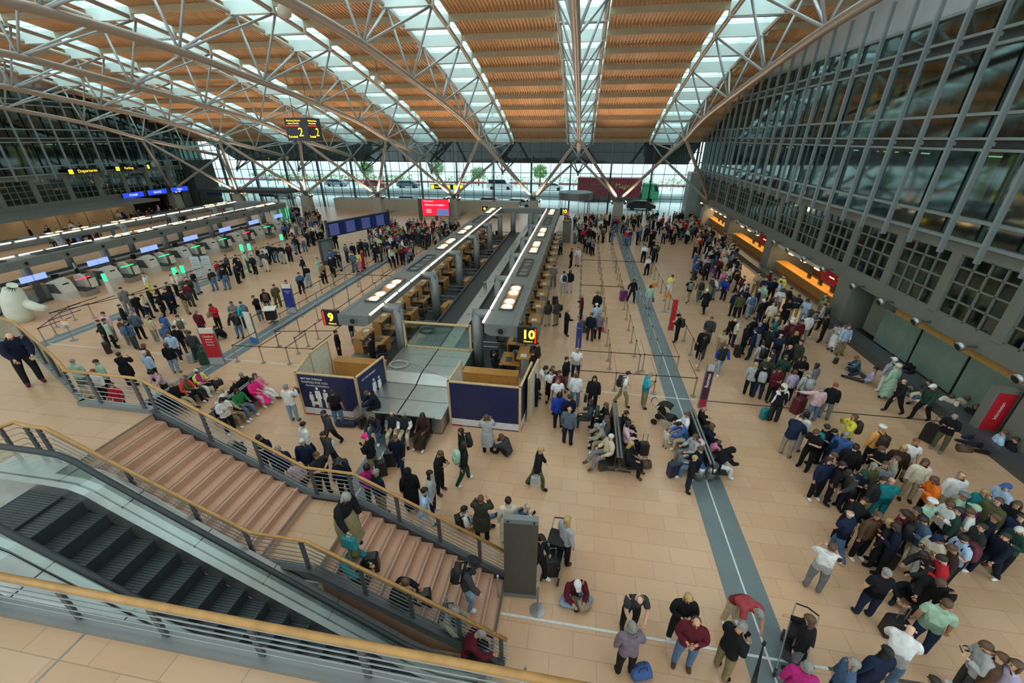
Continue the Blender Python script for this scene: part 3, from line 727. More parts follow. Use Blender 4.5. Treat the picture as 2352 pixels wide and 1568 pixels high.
cl = MB().tube([(CX-1.3+x,15.75+y,z) for x,y,z in coil], .014, 5)
cl.tube([(CX-1.0,16.0,1.0),(CX-.4,15.9,.98),(CX+.3,15.4,.97),(CX+1.2,15.1,.98),(CX+1.9,15.2,.96)], .012, 5)
tag(cl.build('cable_coil', mat('grey_cable','A9ADAE',.5)), 'coiled grey cable lying on the stainless steel cover', 'cable')
fr = thing('timber_frame', 'wooden frame with clear sheet across the belts between the first pillars', 'frame', (CX,17.7,0))
for x in (-1.72,1.68): MB().box(x-.05,x+.05,-.05,.05,.06,2.35).build('upright', M_batten, fr)
for z in (.98,2.3): MB().box(-1.72,1.68,-.05,.05,z-.04,z+.04).build('crossbar', M_batten, fr)
MB().box(-1.68,1.64,-.005,.005,1.02,2.26).build('clear_sheet', M_glclear, fr)
# check-in desks
def desk_proto():
    root = thing('check_in_desk', 'honey wood check-in desk with screens and a steel scale', 'check-in desk', (0,0,0), 0, 'desks along the check-in islands')
    # local: +x = passenger side, unit pitch 2.18 along y
    MB().box(.35,.75,-1.05,.25,0,1.08).build('front_panel', mat('desk_front','8C8F8C',.5), root)
    MB().box(.12,.82,-1.07,.27,1.08,1.13).build('counter_top', M_wood, root)
    MB().box(-.7,.3,-1.05,.25,.70,.75).build('worktop', M_wood, root)
    MB().box(-.7,-.64,-1.05,.25,.06,.70).build('side_panel', M_wood, root)
    mo = MB().obox((.02,-.55,1.0),(.03,.24,.16),.3).build('monitor', M_black, root)
    MB().box(-.02,.05,-.6,-.5,.75,.86).build('monitor_foot', M_black, mo)
    MB().box(-.45,-.2,-.75,-.3,.75,.78).build('keyboard', M_grey2, root)
    MB().box(-.2,.1,-.05,.2,.75,.93).build('printer', mat('beige_plastic','8A8578',.5), root)
    MB().box(.3,.6,-.9,-.6,1.13,1.16).build('leaflets', M_cream, root)
    MB().box(-.7,.7,.35,1.05,.06,.34).build('scale_belt', M_metal2, root)
    MB().box(.2,.7,.27,.35,.06,1.0).build('scale_side', M_wood, root)
    MB().cyl(.4,-.15,1.13,1.3,.03,8).build('lamp_stem', M_metal, root)
    return root
def chair_proto():
    root = thing('office_chair', 'black swivel chair behind the check-in desks', 'chair', (0,0,0), 0, 'swivel chairs inside the islands')
    MB().box(-.23,.23,-.23,.23,.44,.52).build('seat', M_black, root); MB().box(-.26,-.19,-.21,.21,.6,1.05).build('backrest', M_black, root)
    MB().cyl(0,0,.12,.44,.03,8).build('stem', M_metal2, root)
    m = MB()
    for a in range(5): m.tube([(0,0,.12),(.28*cos(a*1.257),.28*sin(a*1.257),.06)], .02, 5)
    m.build('star_base', M_black, root); return root
def cabinet_proto():
    root = thing('low_cabinet', 'low honey wood cabinet beside the baggage belt', 'cabinet', (0,0,0), 0, 'low cabinets beside the baggage belt')
    MB().box(-.18,.18,-.8,.1,.06,.72).build('body', M_wood, root); MB().box(-.2,.2,.1,.9,.06,.6).build('side_box', M_wood, root)
    MB().box(-.19,.19,-.82,.12,.72,.75).build('cabinet_top', M_wood, root); return root
dp, cp, kp = desk_proto(), chair_proto(), cabinet_proto()
first = True; ordw = ['first','second','third','fourth','fifth','sixth','seventh','eighth','ninth','tenth','eleventh','twelfth','thirteenth','fourteenth','fifteenth']
for cx, nm in ((CX,'central'),(CX-3*SPAN,'left')):
    for s in (-1,1):
        if nm=='left' and s<0: continue
        for i in range(14):
            y = 18.0+i*2.2; side = 'right' if s>0 else 'left'
            o = dp if first else copy_tree(dp); 
            o.location = (cx+s*(3.95 if nm=='central' else 2.75), y, 0); o.rotation_euler = (0,0,0 if s>0 else pi)
            o['label'] = 'wood check-in desk, %s from the near end, %s side of the %s island'%(ordw[i],side,nm)
            q = cp if first else copy_tree(cp)
            q.location = (cx+s*(2.95-(.15*(i%3))-(0 if nm=='central' else 1.2)), y-.5+.3*(i%2), .06); q.rotation_euler = (0,0,(0 if s>0 else pi)+.6*((i*7)%5-2))
            q['label'] = 'black swivel chair behind %s desk, %s side of the %s island'%(ordw[i],side,nm)
            first = False
    f2 = True
    for i in range(6):
        y = 19.0+i*5.45
        if nm=='central':
            o = kp if i==0 else copy_tree(kp); o.location = (cx-1.72,y,0); o['label'] = 'low honey wood cabinet by the %s pillar of the left row, beside the baggage belt'%ordw[i]
    # cross gates (steel rails) between desks and belt
for s in (-1,1):
    for i in range(14):
        gt = MB()
        for z in (.35,.62): gt.box(-.65,.65,-.04,.04,z,z+.08)
        gt.box(-.65,-.6,-.04,.04,.06,.7)
        if s<0 or i%2==0:
            o = gt.build('belt_gate', M_metal); o.location = (CX+s*2.15 if s<0 else CX+2.1, 19.3+i*2.2, 0); tag(o, 'steel belt guard behind the %s desk, %s side of the central island'%(ordw[i],'right' if s>0 else 'left'), 'steel guard', 'steel guards beside the belts')
# near wood cabinets and board booths
for s, lab in ((1,'right'),(-1,'left')):
    cb = thing('wood_cabinet', 'long honey wood cabinet closing the near end of the island, %s one'%lab, 'cabinet', (CX+s*3.15,15.6,0))
    MB().box(-1.25,1.2,-.24,.24,0,1.08).build('body', M_wood, cb); MB().box(-1.28,1.23,-.27,.27,1.08,1.12).build('cabinet_top', M_wood, cb)
    if s>0: o = MB().obox((.45,-.27,.5),(.35,.015,.5),.06).build('door', M_wood, cb)
def figure(m, x, z, h, mi=0, y=0):
    m.add([(x+.12*h*cos(a)*.55, y, z+h*.93+.07*h*sin(a)) for a in [i*pi/5 for i in range(10)]],[tuple(range(10))],mi)
    m.add([(x-.11*h,y,z+h*.82),(x+.11*h,y,z+h*.82),(x+.14*h,y,z+h*.45),(x+.09*h,y,z+h*.45),(x+.07*h,y,z),(x+.01*h,y,z),(x,y,z+.4*h),(x-.02*h,y,z),(x-.08*h,y,z),(x-.09*h,y,z+h*.45),(x-.14*h,y,z+h*.45)],[tuple(range(11))],mi)
def board(root, x0, y0, x1, y1, h, skirt=True, wht=False):
    L = sqrt((x1-x0)**2+(y1-y0)**2); a = atan2(y1-y0,x1-x0)
    o = MB().box(0,L,-.02,.02,.0,h).build('board', M_cream if wht else M_navy, root); o.location = (x0,y0,0); o.rotation_euler = (0,0,a)
    f = MB().box(-.03,L+.03,-.045,.045,h,h+.05); f.box(-.04,.04,-.045,.045,0,h); f.box(L-.04,L+.04,-.045,.045,0,h)
    q = f.build('batten_frame', M_batten, root); q.location = (x0,y0,0); q.rotation_euler = (0,0,a)
    if skirt and not wht:
        q = MB().box(.03,L-.03,-.03,-.021,.05,.36).build('white_skirting', mat('white_board','DCDCE0',.5), o)
        MB().box(.05,.45,-.04,-.031,.0,.07).build('red_mark', M_red, o)
    if not wht: MB().box(.03,L-.03,.021,.03,0,h).build('back_face', M_cream, o)
    return o
bl = thing('hoarding', 'navy hoarding with white family silhouettes left of the steel cover', 'hoarding')
o = board(bl,-10.95,12.75,-8.35,12.75,1.98)
textobj('BETTER THINGS', .13, M_txw, o, (.2,-.032,1.78), (pi/2,0,0), align='LEFT'); textobj('WAITING FOR YOU', .13, M_txw, o, (.2,-.032,1.62), (pi/2,0,0), align='LEFT'); textobj('FOR MORE CONVENIENCE', .085, M_txw, o, (.35,-.032,1.47), (pi/2,0,0), align='LEFT')
m = MB(); figure(m,.5,.42,.75,0,-.035); figure(m,.82,.42,1.0,0,-.035); figure(m,1.15,.42,.92,0,-.035); m.box(.5,.8,-.036,-.03,.55,.7); m.build('silhouettes', M_txw, o)
board(bl,-10.95,12.75,-11.35,14.3,1.98,wht=True); board(bl,-11.35,14.3,-11.3,15.6,1.98,wht=True)
o = board(bl,-8.35,12.75,-8.05,14.6,1.98)
m = MB(); figure(m,1.0,.42,1.0,0,-.035); figure(m,1.35,.42,.92,0,-.035); m.build('silhouettes', M_txw, o)
textobj('GET THE MOMENT', .11, M_txw, o, (.3,-.032,1.7), (pi/2,0,0), align='LEFT')
br_ = thing('hoarding', 'plain navy hoarding in timber frame right of the steel cover', 'hoarding')
board(br_,-4.62,13.0,-1.8,13.0,2.05); board(br_,-1.8,13.0,-1.6,15.0,2.05); board(br_,-4.62,13.0,-4.55,14.6,2.05,wht=True); board(br_,-1.55,13.7,-1.35,15.3,2.05,wht=True)
# ---- bag drops of the left island
def bagdrop(lit):
    root = thing('bag_drop_machine', 'white self-service bag drop machine', 'bag drop', (0,0,0), 0, 'bag drop machines along the left island')
    M_w = mat('bagdrop_white','CFCBC0',.4,0,.05,2.)
    MB().prism([(-1.3,0),(-1.3,1.25),(-.7,1.45),(-.25,1.3),(.0,.55),(.0,0)],'y',-1.0,-.2).build('housing', M_w, root)
    MB().prism([(-1.28,.5),(-1.28,1.15),(-.6,1.2),(-.3,.5)],'y',-1.02,-1.0).build('intake_opening', M_grey2, root)
    MB().prism([(-1.3,0),(-1.3,.45),(.55,.4),(.55,0)],'y',-.2,.75).build('belt_bed', mat('taupe_panel','8E857A',.5), root)
    MB().box(-1.2,.5,-.1,.65,.42,.46).build('belt', M_rubber, root)
    MB().prism([(-1.3,0),(-1.3,1.25),(-.9,1.4),(-.5,1.2),(-.45,0)],'y',.75,1.0).build('side_wing', M_w, root)
    MB().prism([(-.5,1.0),(-.48,1.25),(-.16,1.15),(-.2,.95)],'y',-.8,-.4).build('touch_screen', M_black, root)
    MB().box(-.1,.02,.0,.95,1.2,1.24).build('status_light', M_green if lit else mat('red_light','FF4060',.4,emit=2,ecol='FF3050'), root)
    MB().box(.52,.56,.4,.85,.55,1.2).build('notice', M_cream, root)
    return root
bp = bagdrop(True); bq = bagdrop(False)
bl_ = ['first','second','third','fourth','fifth','sixth','seventh','eighth']
for i in range(8):
    src = bq if i in (0,5) else bp
    o = src if i in (0,1) else copy_tree(src)
    o.location = (CX-3*SPAN+5.15, 23.4+i*3.3, 0); o['label'] = 'white self-service bag drop machine with %s status light, %s from the near end'%('red' if i in (0,5) else 'green', bl_[i])
for i in range(7):
    sc = thing('desk_screen', 'pair of blue-white screens under the left island canopy, %s pair from the near end'%bl_[i], 'screens', (CX-3*SPAN+3.7, 22+i*4.3, 1.75))
    for q in (-.4,.4): MB().box(-.04,.04,q-.36,q+.36,-.2,.2).build('display', mat('lilac_display','8CA0F0',.4,emit=1.3,ecol='8098F0'), sc)
    MB().box(-.12,-.04,-.2,.2,-1.7,.1).build('stand', M_grey2, sc)
kl = ['nearest','second','third','fourth','fifth','farthest']
for i,(u,v) in enumerate(((262,660),(418,645),(436,640),(566,586),(583,584),(655,560))):
    x,y = at(u,v+10)
    k_ = thing('self_service_kiosk', 'white check-in kiosk with green light edge near the left queue, %s one'%kl[i], 'kiosk', (x,y,0), radians(-70))
    MB().prism([(-.2,0),(-.2,1.45),(-.05,1.5),(.12,1.0),(.15,0)],'x',-.25,.25).build('housing', mat('bagdrop_white','CFCBC0',.4), k_)
    MB().box(-.17,.17,-.13,-.1,1.0,1.3).build('screen', mat('pale_screen','A8D8E8',.3,emit=.8,ecol='A0D0E0'), k_)
    MB().box(.25,.27,-.15,.1,.95,1.5).build('green_edge', M_green, k_)
for i,(u,v) in enumerate(((650,520),(663,520))):
    x,y = at(u,v)
    k_ = thing('light_column', 'tall green-lit display column at the far end of the left island, %s one'%('left','right')[i], 'display column', (x,y,0))
    MB().box(-.25,.25,-.25,.25,0,2.6).build('casing', mat('kiosk_pale','A8C8BC',.4), k_); MB().box(.25,.28,-.25,-.2,0,2.6).build('light_strip', M_green, k_); MB().box(.25,.28,.2,.25,0,2.6).build('light_strip', M_green, k_)

# ================================================================ SIGNS AND BANNERS
def banner(loc, rz, w_, h, lab, main, top, botm, lines=None, tc=None, nm='banner_stand', slant=0):
    root = thing(nm, lab, 'banner', loc, rz)
    MB().box(-w_/2,w_/2,-.03,.03,h*.86,h).build('header', top, root)
    MB().box(-w_/2,w_/2,-.03,.03,h*.2,h*.86).build('panel', main, root)
    MB().box(-w_/2,w_/2,-.03,.03,.03,h*.2).build('footer', botm, root)
    MB().box(-w_/2-.03,w_/2+.03,-.18,.18,0,.04).build('base', M_metal, root)
    for s in (-1,1): MB().box(s*w_/2-.015,s*w_/2+.015,-.04,.04,.03,h).build('side_profile', M_metal2, root)
    for i,(t,sz,z) in enumerate(lines or []): textobj(t, sz, tc or M_txw, root, (0,-.034,h*z), (pi/2,0,0))
    return root
def P(u,v): x,y = at(u,v); return (x,y,0)
banner(P(501,836), radians(12), .75, 2.05, 'red banner stand with white header in the left waiting area', M_red, M_cream, mat('silver_sheet','B8BCC0',.4,.3), [('Check-in',.14,.78),('Business',.1,.7),('Economy',.1,.63),('Welcome',.09,.55)])
banner(P(672,718), radians(12), .62, 2.0, 'navy blue banner stand beside the left barrier lane', mat('banner_blue','2A3A8A',.4), M_cream, mat('silver_sheet','B8BCC0',.4), [('Check-in',.1,.76),('Group',.07,.7)])
banner(P(587,788), radians(-12), .55, 1.9, 'white and blue display stand beside the barrier lane', M_cream, M_cream, mat('display_blue','2A6CC0',.4))
banner(P(1611,934), radians(-4), .3, 2.1, 'slim purple Business sign at the right lane entrance', mat('purple_sign','3E1A38',.4), mat('silver_sheet','B8BCC0',.4), mat('crimson_sign','A01838',.4))
bz = [o for o in bpy.data.objects if o.get('label','').startswith('slim purple')][0]
textobj('Business', .2, M_txw, bz, (0,-.034,1.35), (pi/2,radians(-90),0))
banner(P(1540,757), radians(-4), .28, 1.95, 'slim red sign standing in the right barrier lane', M_red, M_red, M_red)
banner(P(1328,798), radians(-4), .3, 1.5, 'short blue sign at the right side lane near the desks', mat('banner_blue','2A3A8A',.4), mat('banner_blue','2A3A8A',.4), mat('banner_blue','2A3A8A',.4), [('Check-in',.06,.8)])
bd = thing('notice_stand', 'pair of tall pale notice boards in the left queue', 'notice board', P(475,640), radians(15))
for s in (-.4,.35): 
    q = MB().box(s-.33,s+.33,-.03+s*.2,.02+s*.2,.05,1.9).build('board', mat('pale_blue_board','B8C6CC',.5), bd)
    for z in (1.2,1.4,1.6): textobj('General check-in', .06, M_txk, bd, (s,-.035+s*.2,z), (pi/2,0,0))
def smallstand(u,v,lab,c1,c2,rz=0.):
    root = thing('sign_stand', lab, 'sign', P(u,v), rz)
    MB().cyl(0,0,0,.03,.2,14).build('base', M_metal, root); MB().cyl(0,0,.03,1.0,.025,8).build('pole', M_post, root)
    MB().obox((0,0,1.12),(.17,.02,.12),0).build('sign_plate', c2, root); MB().obox((0,0,1.29),(.17,.021,.05),0).build('coloured_header', c1, root)
M_or = mat('orange_sign','E08838',.5)
smallstand(170,782,'small sign with orange header on a round-based pole at the left',M_or,M_cream,.2)
smallstand(1497,690,'small orange sign on a pole at the right lane, farther one',M_or,M_or); smallstand(1525,715,'small orange sign on a pole at the right lane, nearer one',M_or,M_or)
# grey information pillar and loose post
ip = thing('information_pillar', 'tall dark grey pillar with pale top beside the foot of the stairs', 'pillar', (-.85,6.55,0), radians(4))
MB().box(-.4,.4,-.07,.07,.12,2.65).build('panel', mat('anthracite_panel','4A4744',.45,0,.05,1.), ip)
MB().box(-.4,.4,-.075,.075,2.65,2.78).build('cap', M_grey, ip); MB().box(-.42,.42,-.1,.1,0,.12).build('foot', M_grey, ip)
for s in (-.3,.3): MB().tube([(s,-.075,2.71),(s,-.09,2.71)], .025, 8).build('bolt', M_black, ip)
# red screen, departures board, yellow hanging sign, terminal sign
rs = thing('large_screen', 'large red lit screen at the far wall left of the central island', 'screen', (-20.2,57.5,0))
MB().box(-2.0,2.0,.0,.15,.6,2.9).build('casing', M_black, rs); MB().box(-1.95,1.95,-.02,.0,.65,2.85).build('display', mat('red_display','E01830',.4,emit=1.0,ecol='F01C38'), rs)
MB().box(-2.5,-2.1,-.1,.2,0,2.9).build('side_post', M_grey2, rs); MB().box(.2,1.85,-.03,-.02,.7,1.6).build('picture', mat('screen_picture','6C80C0',.4,emit=.6,ecol='6C80C0'), rs)
textobj('Willkommen am Flughafen', .27, mat('screen_white','DDE4FF',.4,emit=1.6), rs, (-.1,-.03,2.1), (pi/2,0,0)); textobj('Hamburg Airport', .2, mat('screen_white','DDE4FF',.4), rs, (-.95,-.03,2.6), (pi/2,0,0))
for z in (1.5,1.3,1.1): textobj('Information', .16, mat('screen_white','DDE4FF',.4), rs, (-1.0,-.03,z), (pi/2,0,0))
MB().box(-.2,.2,.1,.2,0,.7).build('foot', M_grey2, rs)
x0,y0 = at(745,512,3.0)
fb = thing('departures_board', 'long dark blue departures board on grey posts in the middle of the left hall', 'board', (x0,y0+.2,0), radians(68))
MB().box(0,8.2,-.1,.1,1.55,3.0).build('casing', M_grey2, fb)
for i in range(4): MB().box(.1+i*2.02,2.0+i*2.02,-.13,-.1,1.65,2.9).build('display', mat('board_blue','1A2450',.3,emit=.12,ecol='2C3E90'), fb)
m = MB()
for i in range(4):
    for r_ in range(9): m.box(.2+i*2.02,1.3+i*2.02,-.135,-.13,1.72+r_*.125,1.76+r_*.125)
m.build('flight_rows', mat('row_text','8090D0',.4,emit=.5,ecol='8090D0'), fb)
for x in (0,8.2): MB().box(x-.1,x+.1,-.1,.1,0,3.2).build('post', M_grey2, fb)
ad = thing('poster_case', 'tall grey poster case standing before the departures board', 'poster case', P(757,606), radians(60))
MB().box(-.65,.65,-.12,.12,0,2.3).build('casing', M_grey2, ad); MB().box(-.5,.5,-.14,-.12,.4,2.1).build('poster', mat('poster_grey','6E7876',.3,0,.3,2.), ad)
yh = thing('hanging_sign', 'yellow lit hanging direction sign by the far facade', 'sign', (-19.9,62.4,4.0))
MB().box(-2.6,2.6,-.08,.08,-.35,.35).build('sign_box', M_black, yh)
for x0,x1 in ((-2.5,-1.95),(-.1,.5),(1.0,1.5),(2.0,2.5)): MB().box(x0,x1,-.1,-.08,-.28,.28).build('symbol', M_txy, yh)
textobj('Shuttle Airport', .26, M_txy, yh, (-1.0,-.1,.0), (pi/2,0,0), ext=.01)
for x in (-2,2): MB().cyl(x,0,.35,4.9,.03,6).build('rod', M_grey2, yh)
ts = thing('terminal_sign', 'dark hanging sign cube with a yellow 2 below the roof trusses', 'sign', (-26.4,40,11.2))
o = MB().box(-1.1,1.1,-1.1,1.1,-.95,.95).build('sign_box', mat('sign_slate','3A4048',.5), ts)
for (lx,ly,rz) in ((0,-1.11,0),(1.11,0,pi/2)):
    def q(x,z): return (lx+(x if rz==0 else 0), ly+(0 if rz==0 else x), z)
    textobj('2', 1.0, M_txy, ts, q(.35,-.25), (pi/2,0,rz), ext=.01); textobj('Terminal', .26, M_txy, ts, q(-.5,-.6), (pi/2,0,rz), ext=.01)
    textobj('Hamburg Airport', .2, M_txy, ts, q(-.2,.72), (pi/2,0,rz)); textobj('Helmut Schmidt', .17, M_txy, ts, q(-.25,.5), (pi/2,0,rz))
    (MB().box(-1.0,.3,-1.12,-1.1,.27,.34) if rz==0 else MB().box(1.1,1.12,-1.0,.3,.27,.34)).build('red_line', mat('red_light_bar','FF3020',.4), ts)
for s in (-.8,.8): MB().cyl(s,0,.95,6.0,.025,6).build('suspension_rod', M_grey2, ts)
# grey glazed pavilion at far left by the facade
gp = thing('glazed_pavilion', 'dark grey glazed pavilion at the far left facade', 'pavilion', (-52,61.5,0))
MB().box(-8,8,-2,2,2.9,3.3).build('roof', M_panel2, gp)
m = MB()
for i in range(9): m.box(-8+i*2-.06,-8+i*2+.06,-2,-1.9,0,2.9)
m.build('mullions', M_panel2, gp); MB().box(-8,8,-1.96,-1.94,0,2.9).build('glass', M_glass, gp)
for i,x in enumerate((-6,-1.5,3)): MB().box(x,x+2.6,-2.05,-2.0,2.45,2.85).build('fascia_sign', M_navy if i!=1 else M_cream, gp)
pv = thing('pillar_box', 'grey square pillar at the far right end of the central island', 'pillar', (CX+5.2,47.0,0))
MB().box(-.45,.45,-.45,.45,0,2.2).build('shaft', M_panel, pv); MB().box(-.5,.5,-.5,.5,2.2,2.3).build('cap', M_grey2, pv)
lc = thing('lectern', 'black desk with white top on wheels beside the barrier lane', 'lectern', P(628,742), radians(20))
MB().box(-.28,.28,-.22,.22,.3,.85).build('cabinet', M_black, lc); MB().obox((0,0,1.0),(.36,.28,.02),0,rx=.2).build('top', M_cream, lc); MB().box(-.05,.05,-.05,.05,.1,.95).build('stem', M_metal2, lc)
m = MB(); 
for a in range(4): m.tube([(0,0,.12),(.3*cos(a*pi/2+.7),.3*sin(a*pi/2+.7),.05)], .025, 6)
m.build('wheelbase', M_black, lc)
for i,(x,y,z) in enumerate(((at(655,22,16.5)+(16.8,)),(at(868,182,15.5)+(15.8,)),(at(985,283,14)+(14.4,)))):
    sp_ = thing('ceiling_speaker', 'cream horn loudspeaker hanging under the roof, %s one'%('nearest','middle','farthest')[i], 'loudspeaker', (x,y,z))
    MB().tube([(0,0,.2),(0,-.1,-.2),(.1,-.3,-.5)], .3, 10, rr=[.15,.28,.36]).build('horn', M_cream, sp_, True); MB().cyl(0,0,.2,1.6,.03,6).build('rod', M_grey2, sp_)

# ================================================================ QUEUE BARRIERS
def post_proto():
    root = thing('barrier_post', 'slim grey queue barrier post', 'barrier post', (0,0,0), 0, 'x')
    MB().cyl(0,0,0,.03,.13,12).build('base', M_post, root); MB().cyl(0,0,.03,.93,.032,7).build('pole', M_post, root); MB().cyl(0,0,.93,1.0,.036,8).build('belt_head', M_belt, root)
    return root
PP = post_proto(); PFIRST = True
def post(x, y, lab, grp, belt_to=None, zb=.95):
    global PFIRST
    o = PP if PFIRST else copy_tree(PP); PFIRST = False
    o.location = (x,y,0); o['label'] = lab; o['group'] = grp
    if belt_to:
        dx, dy = belt_to[0]-x, belt_to[1]-y; L = sqrt(dx*dx+dy*dy)
        if L>.05:
            m = MB().add([(0,0,zb-.022),(dx,dy,zb-.022),(dx,dy,zb+.022),(0,0,zb+.022)],[(0,1,2,3)]); m.add([(0,0,zb-.022),(dx,dy,zb-.022),(dx,dy,zb+.022),(0,0,zb+.022)],[(3,2,1,0)])
            m.build('belt', M_belt, o)
    return o
def row(x0, y0, x1, y1, n, lab, grp, belts=True):
    for i in range(n+1):
        t = i/n; x, y = x0+(x1-x0)*t, y0+(y1-y0)*t
        post(x, y, lab, grp, (x0+(x1-x0)*(i+1)/n, y0+(y1-y0)*(i+1)/n) if belts and i<n else None)
# right lanes: lines along Y at several X between the desks and the right stripe
for x, ya, yb, n, w_ in ((.35,16.6,46,17,'leftmost'),(1.95,19.5,44,14,'second from the left'),(3.35,18.5,44,15,'third from the left'),(4.45,18.9,44,15,'on the left edge of the grey stripe'),(6.35,19.2,46,16,'rightmost, beyond the grey stripe')):
    row(x,ya,x,yb,n,'grey barrier post, right-hand lanes, row %s'%w_,'barrier posts, right lanes, row %s'%w_, belts=True)
row(.35,16.6,5.6,16.75,3,'barrier post in the nearest cross row of the right-hand lanes','nearest cross row, right lanes')
row(.35,18.6,5.2,18.7,3,'barrier post in the second cross row of the right-hand lanes','second cross row, right lanes')
row(.35,29.0,3.3,29.0,2,'barrier post in the middle cross row of the right-hand lanes','middle cross row, right lanes'); row(.35,36.0,6.3,36.0,4,'barrier post in the farther cross row of the right-hand lanes','farther cross row, right lanes')
# left lanes
for x, ya, yb, n, w_ in ((-18.9,19.5,45,14,'left of the grey stripe, outermost'),(-17.6,20.5,45,13,'on the grey stripe'),(-16.2,18.2,45,14,'just right of the grey stripe'),(-14.6,17.6,44,14,'second right of the grey stripe'),(-13.0,18.8,42,12,'nearest to the central island')):
    row(x,ya,x,yb,n,'slim grey barrier post in the long left lane row %s'%w_,'barrier posts, left lanes, row %s'%w_, belts=(x!=-17.6))
row(-17.2,16.3,-12.9,16.6,3,'barrier post in the nearest cross row of the left lanes','nearest cross row, left lanes'); row(-16.2,18.2,-13.0,18.8,2,'barrier post in the second cross row of the left lanes','second cross row, left lanes')
row(-18.9,28.5,-13.0,29.0,3,'barrier post in the middle cross row of the left lanes','middle cross row, left lanes')
row(-31.5,18.4,-27.6,26.2,5,'barrier post in the row before the bag drops at the far left','barrier posts before the bag drops'); row(-31.6,19.5,-29.5,16.4,3,'barrier post in the short row behind the curved balustrade','short barrier row behind the balustrade'); row(-30.5,27,-30.2,42,8,'barrier post in the kiosk row along the left island','barrier posts in the kiosk row')
row(-20.5,48,-14,48,5,'barrier post in the far cross row below the red screen','far cross row, left hall')
# single post near the pillar and silver post at the bottom edge
x,y = at(1234,1402); sp2 = thing('barrier_post', 'single steel post with large shiny round base beside the grey pillar', 'barrier post', (x,y,0))
MB().cyl(0,0,0,.025,.19,24).build('base', M_metal, sp2); MB().cyl(0,0,.025,.95,.025,10).build('pole', M_metal2, sp2)
x,y = at(1207,1530,.95); sp3 = thing('barrier_post', 'lone steel post at the bottom edge right of the handrail end', 'barrier post', (x,y,0))
MB().cyl(0,0,0,.025,.17,18).build('base', M_metal, sp3); MB().cyl(0,0,.025,.95,.028,10).build('pole', M_metal2, sp3)
for i,(u,v) in enumerate(((1008,1228),(1143,1322))):
    x,y = at(u,v,1.0); q = thing('barrier_post', 'chrome barrier post behind the stair railing, %s one'%('left','right')[i], 'barrier post', (x,y,0)); MB().cyl(0,0,0,1.0,.03,8).build('pole', M_metal, q)

# ================================================================ BENCHES
def bench(x, y, rz, n, lab, double=True):
    root = thing('waiting_bench', lab, 'bench', (x,y,0), rz)
    W = .58
    for s in ((-1,1) if double else (1,)):
        for i in range(n):
            o = MB().prism([(s*.12,.44),(s*.62,.46),(s*.63,.42),(s*.12,.39)],'y',(i-n/2)*W+.02,(i-n/2+1)*W-.02).build('seat', M_black, root)
            MB().prism([(s*.12,.46),(s*.05,.92),(s*.09,.92),(s*.16,.46)],'y',(i-n/2)*W+.02,(i-n/2+1)*W-.02).build('backrest', M_black, root)
    MB().tube([(-.045 if double else .05,-n/2*W-.1,.95),(-.045 if double else .05,n/2*W+.1,.95)], .045, 8).build('top_rail', M_metal2, root)
    if double: MB().tube([(.07,-n/2*W-.1,.95),(.07,n/2*W+.1,.95)], .045, 8).build('top_rail', M_metal2, root)
    MB().box(-.06,.06,-n/2*W,n/2*W,.32,.38).build('beam', M_grey2, root)
    for t in (-.42,0,.42):
        yy = t*n*W; m = MB(); m.box(-.04,.04,yy-.03,yy+.03,.04,.32); m.box(-.5 if double else -.25,.5,yy-.03,yy+.03,0,.04)
        m.build('leg', M_metal2, root)
    return root
bench(1.85, 12.6, 0, 5, 'double black waiting bench with steel rails in the centre right')
bench(4.82, 12.75, 0, 5, 'double black waiting bench standing on the right grey stripe')
bench(-16.75, 12.6, 0, 4, 'double black waiting bench at the left with people in coral and yellow jackets')
bench(-13.75, 12.5, 0, 4, 'double black waiting bench at the left with people in pink coats')
bench(-6.2, 12.14, radians(-90), 4, 'black waiting bench in front of the stainless steel cover', False)
for i,(u,v) in enumerate(((1607,1085),(1633,1085))):
    x,y = at(u,v,.3); bn = thing('waste_bin', 'round steel waste bin %s at the bench end'%(('with blue ring','with grey rim')[i]), 'bin', (x,y,0))
    MB().tube([(0,0,0),(0,0,.62)], .17, 16, rr=[.13,.18]).build('body', M_metal, bn, True); MB().cyl(0,0,.62,.68,.185,16).build('rim', mat('blue_ring','3A6AA8',.4) if i==0 else M_grey2, bn)
# ================================================================ PEOPLE
V = Vector
def norm(v): return V(v).normalized()
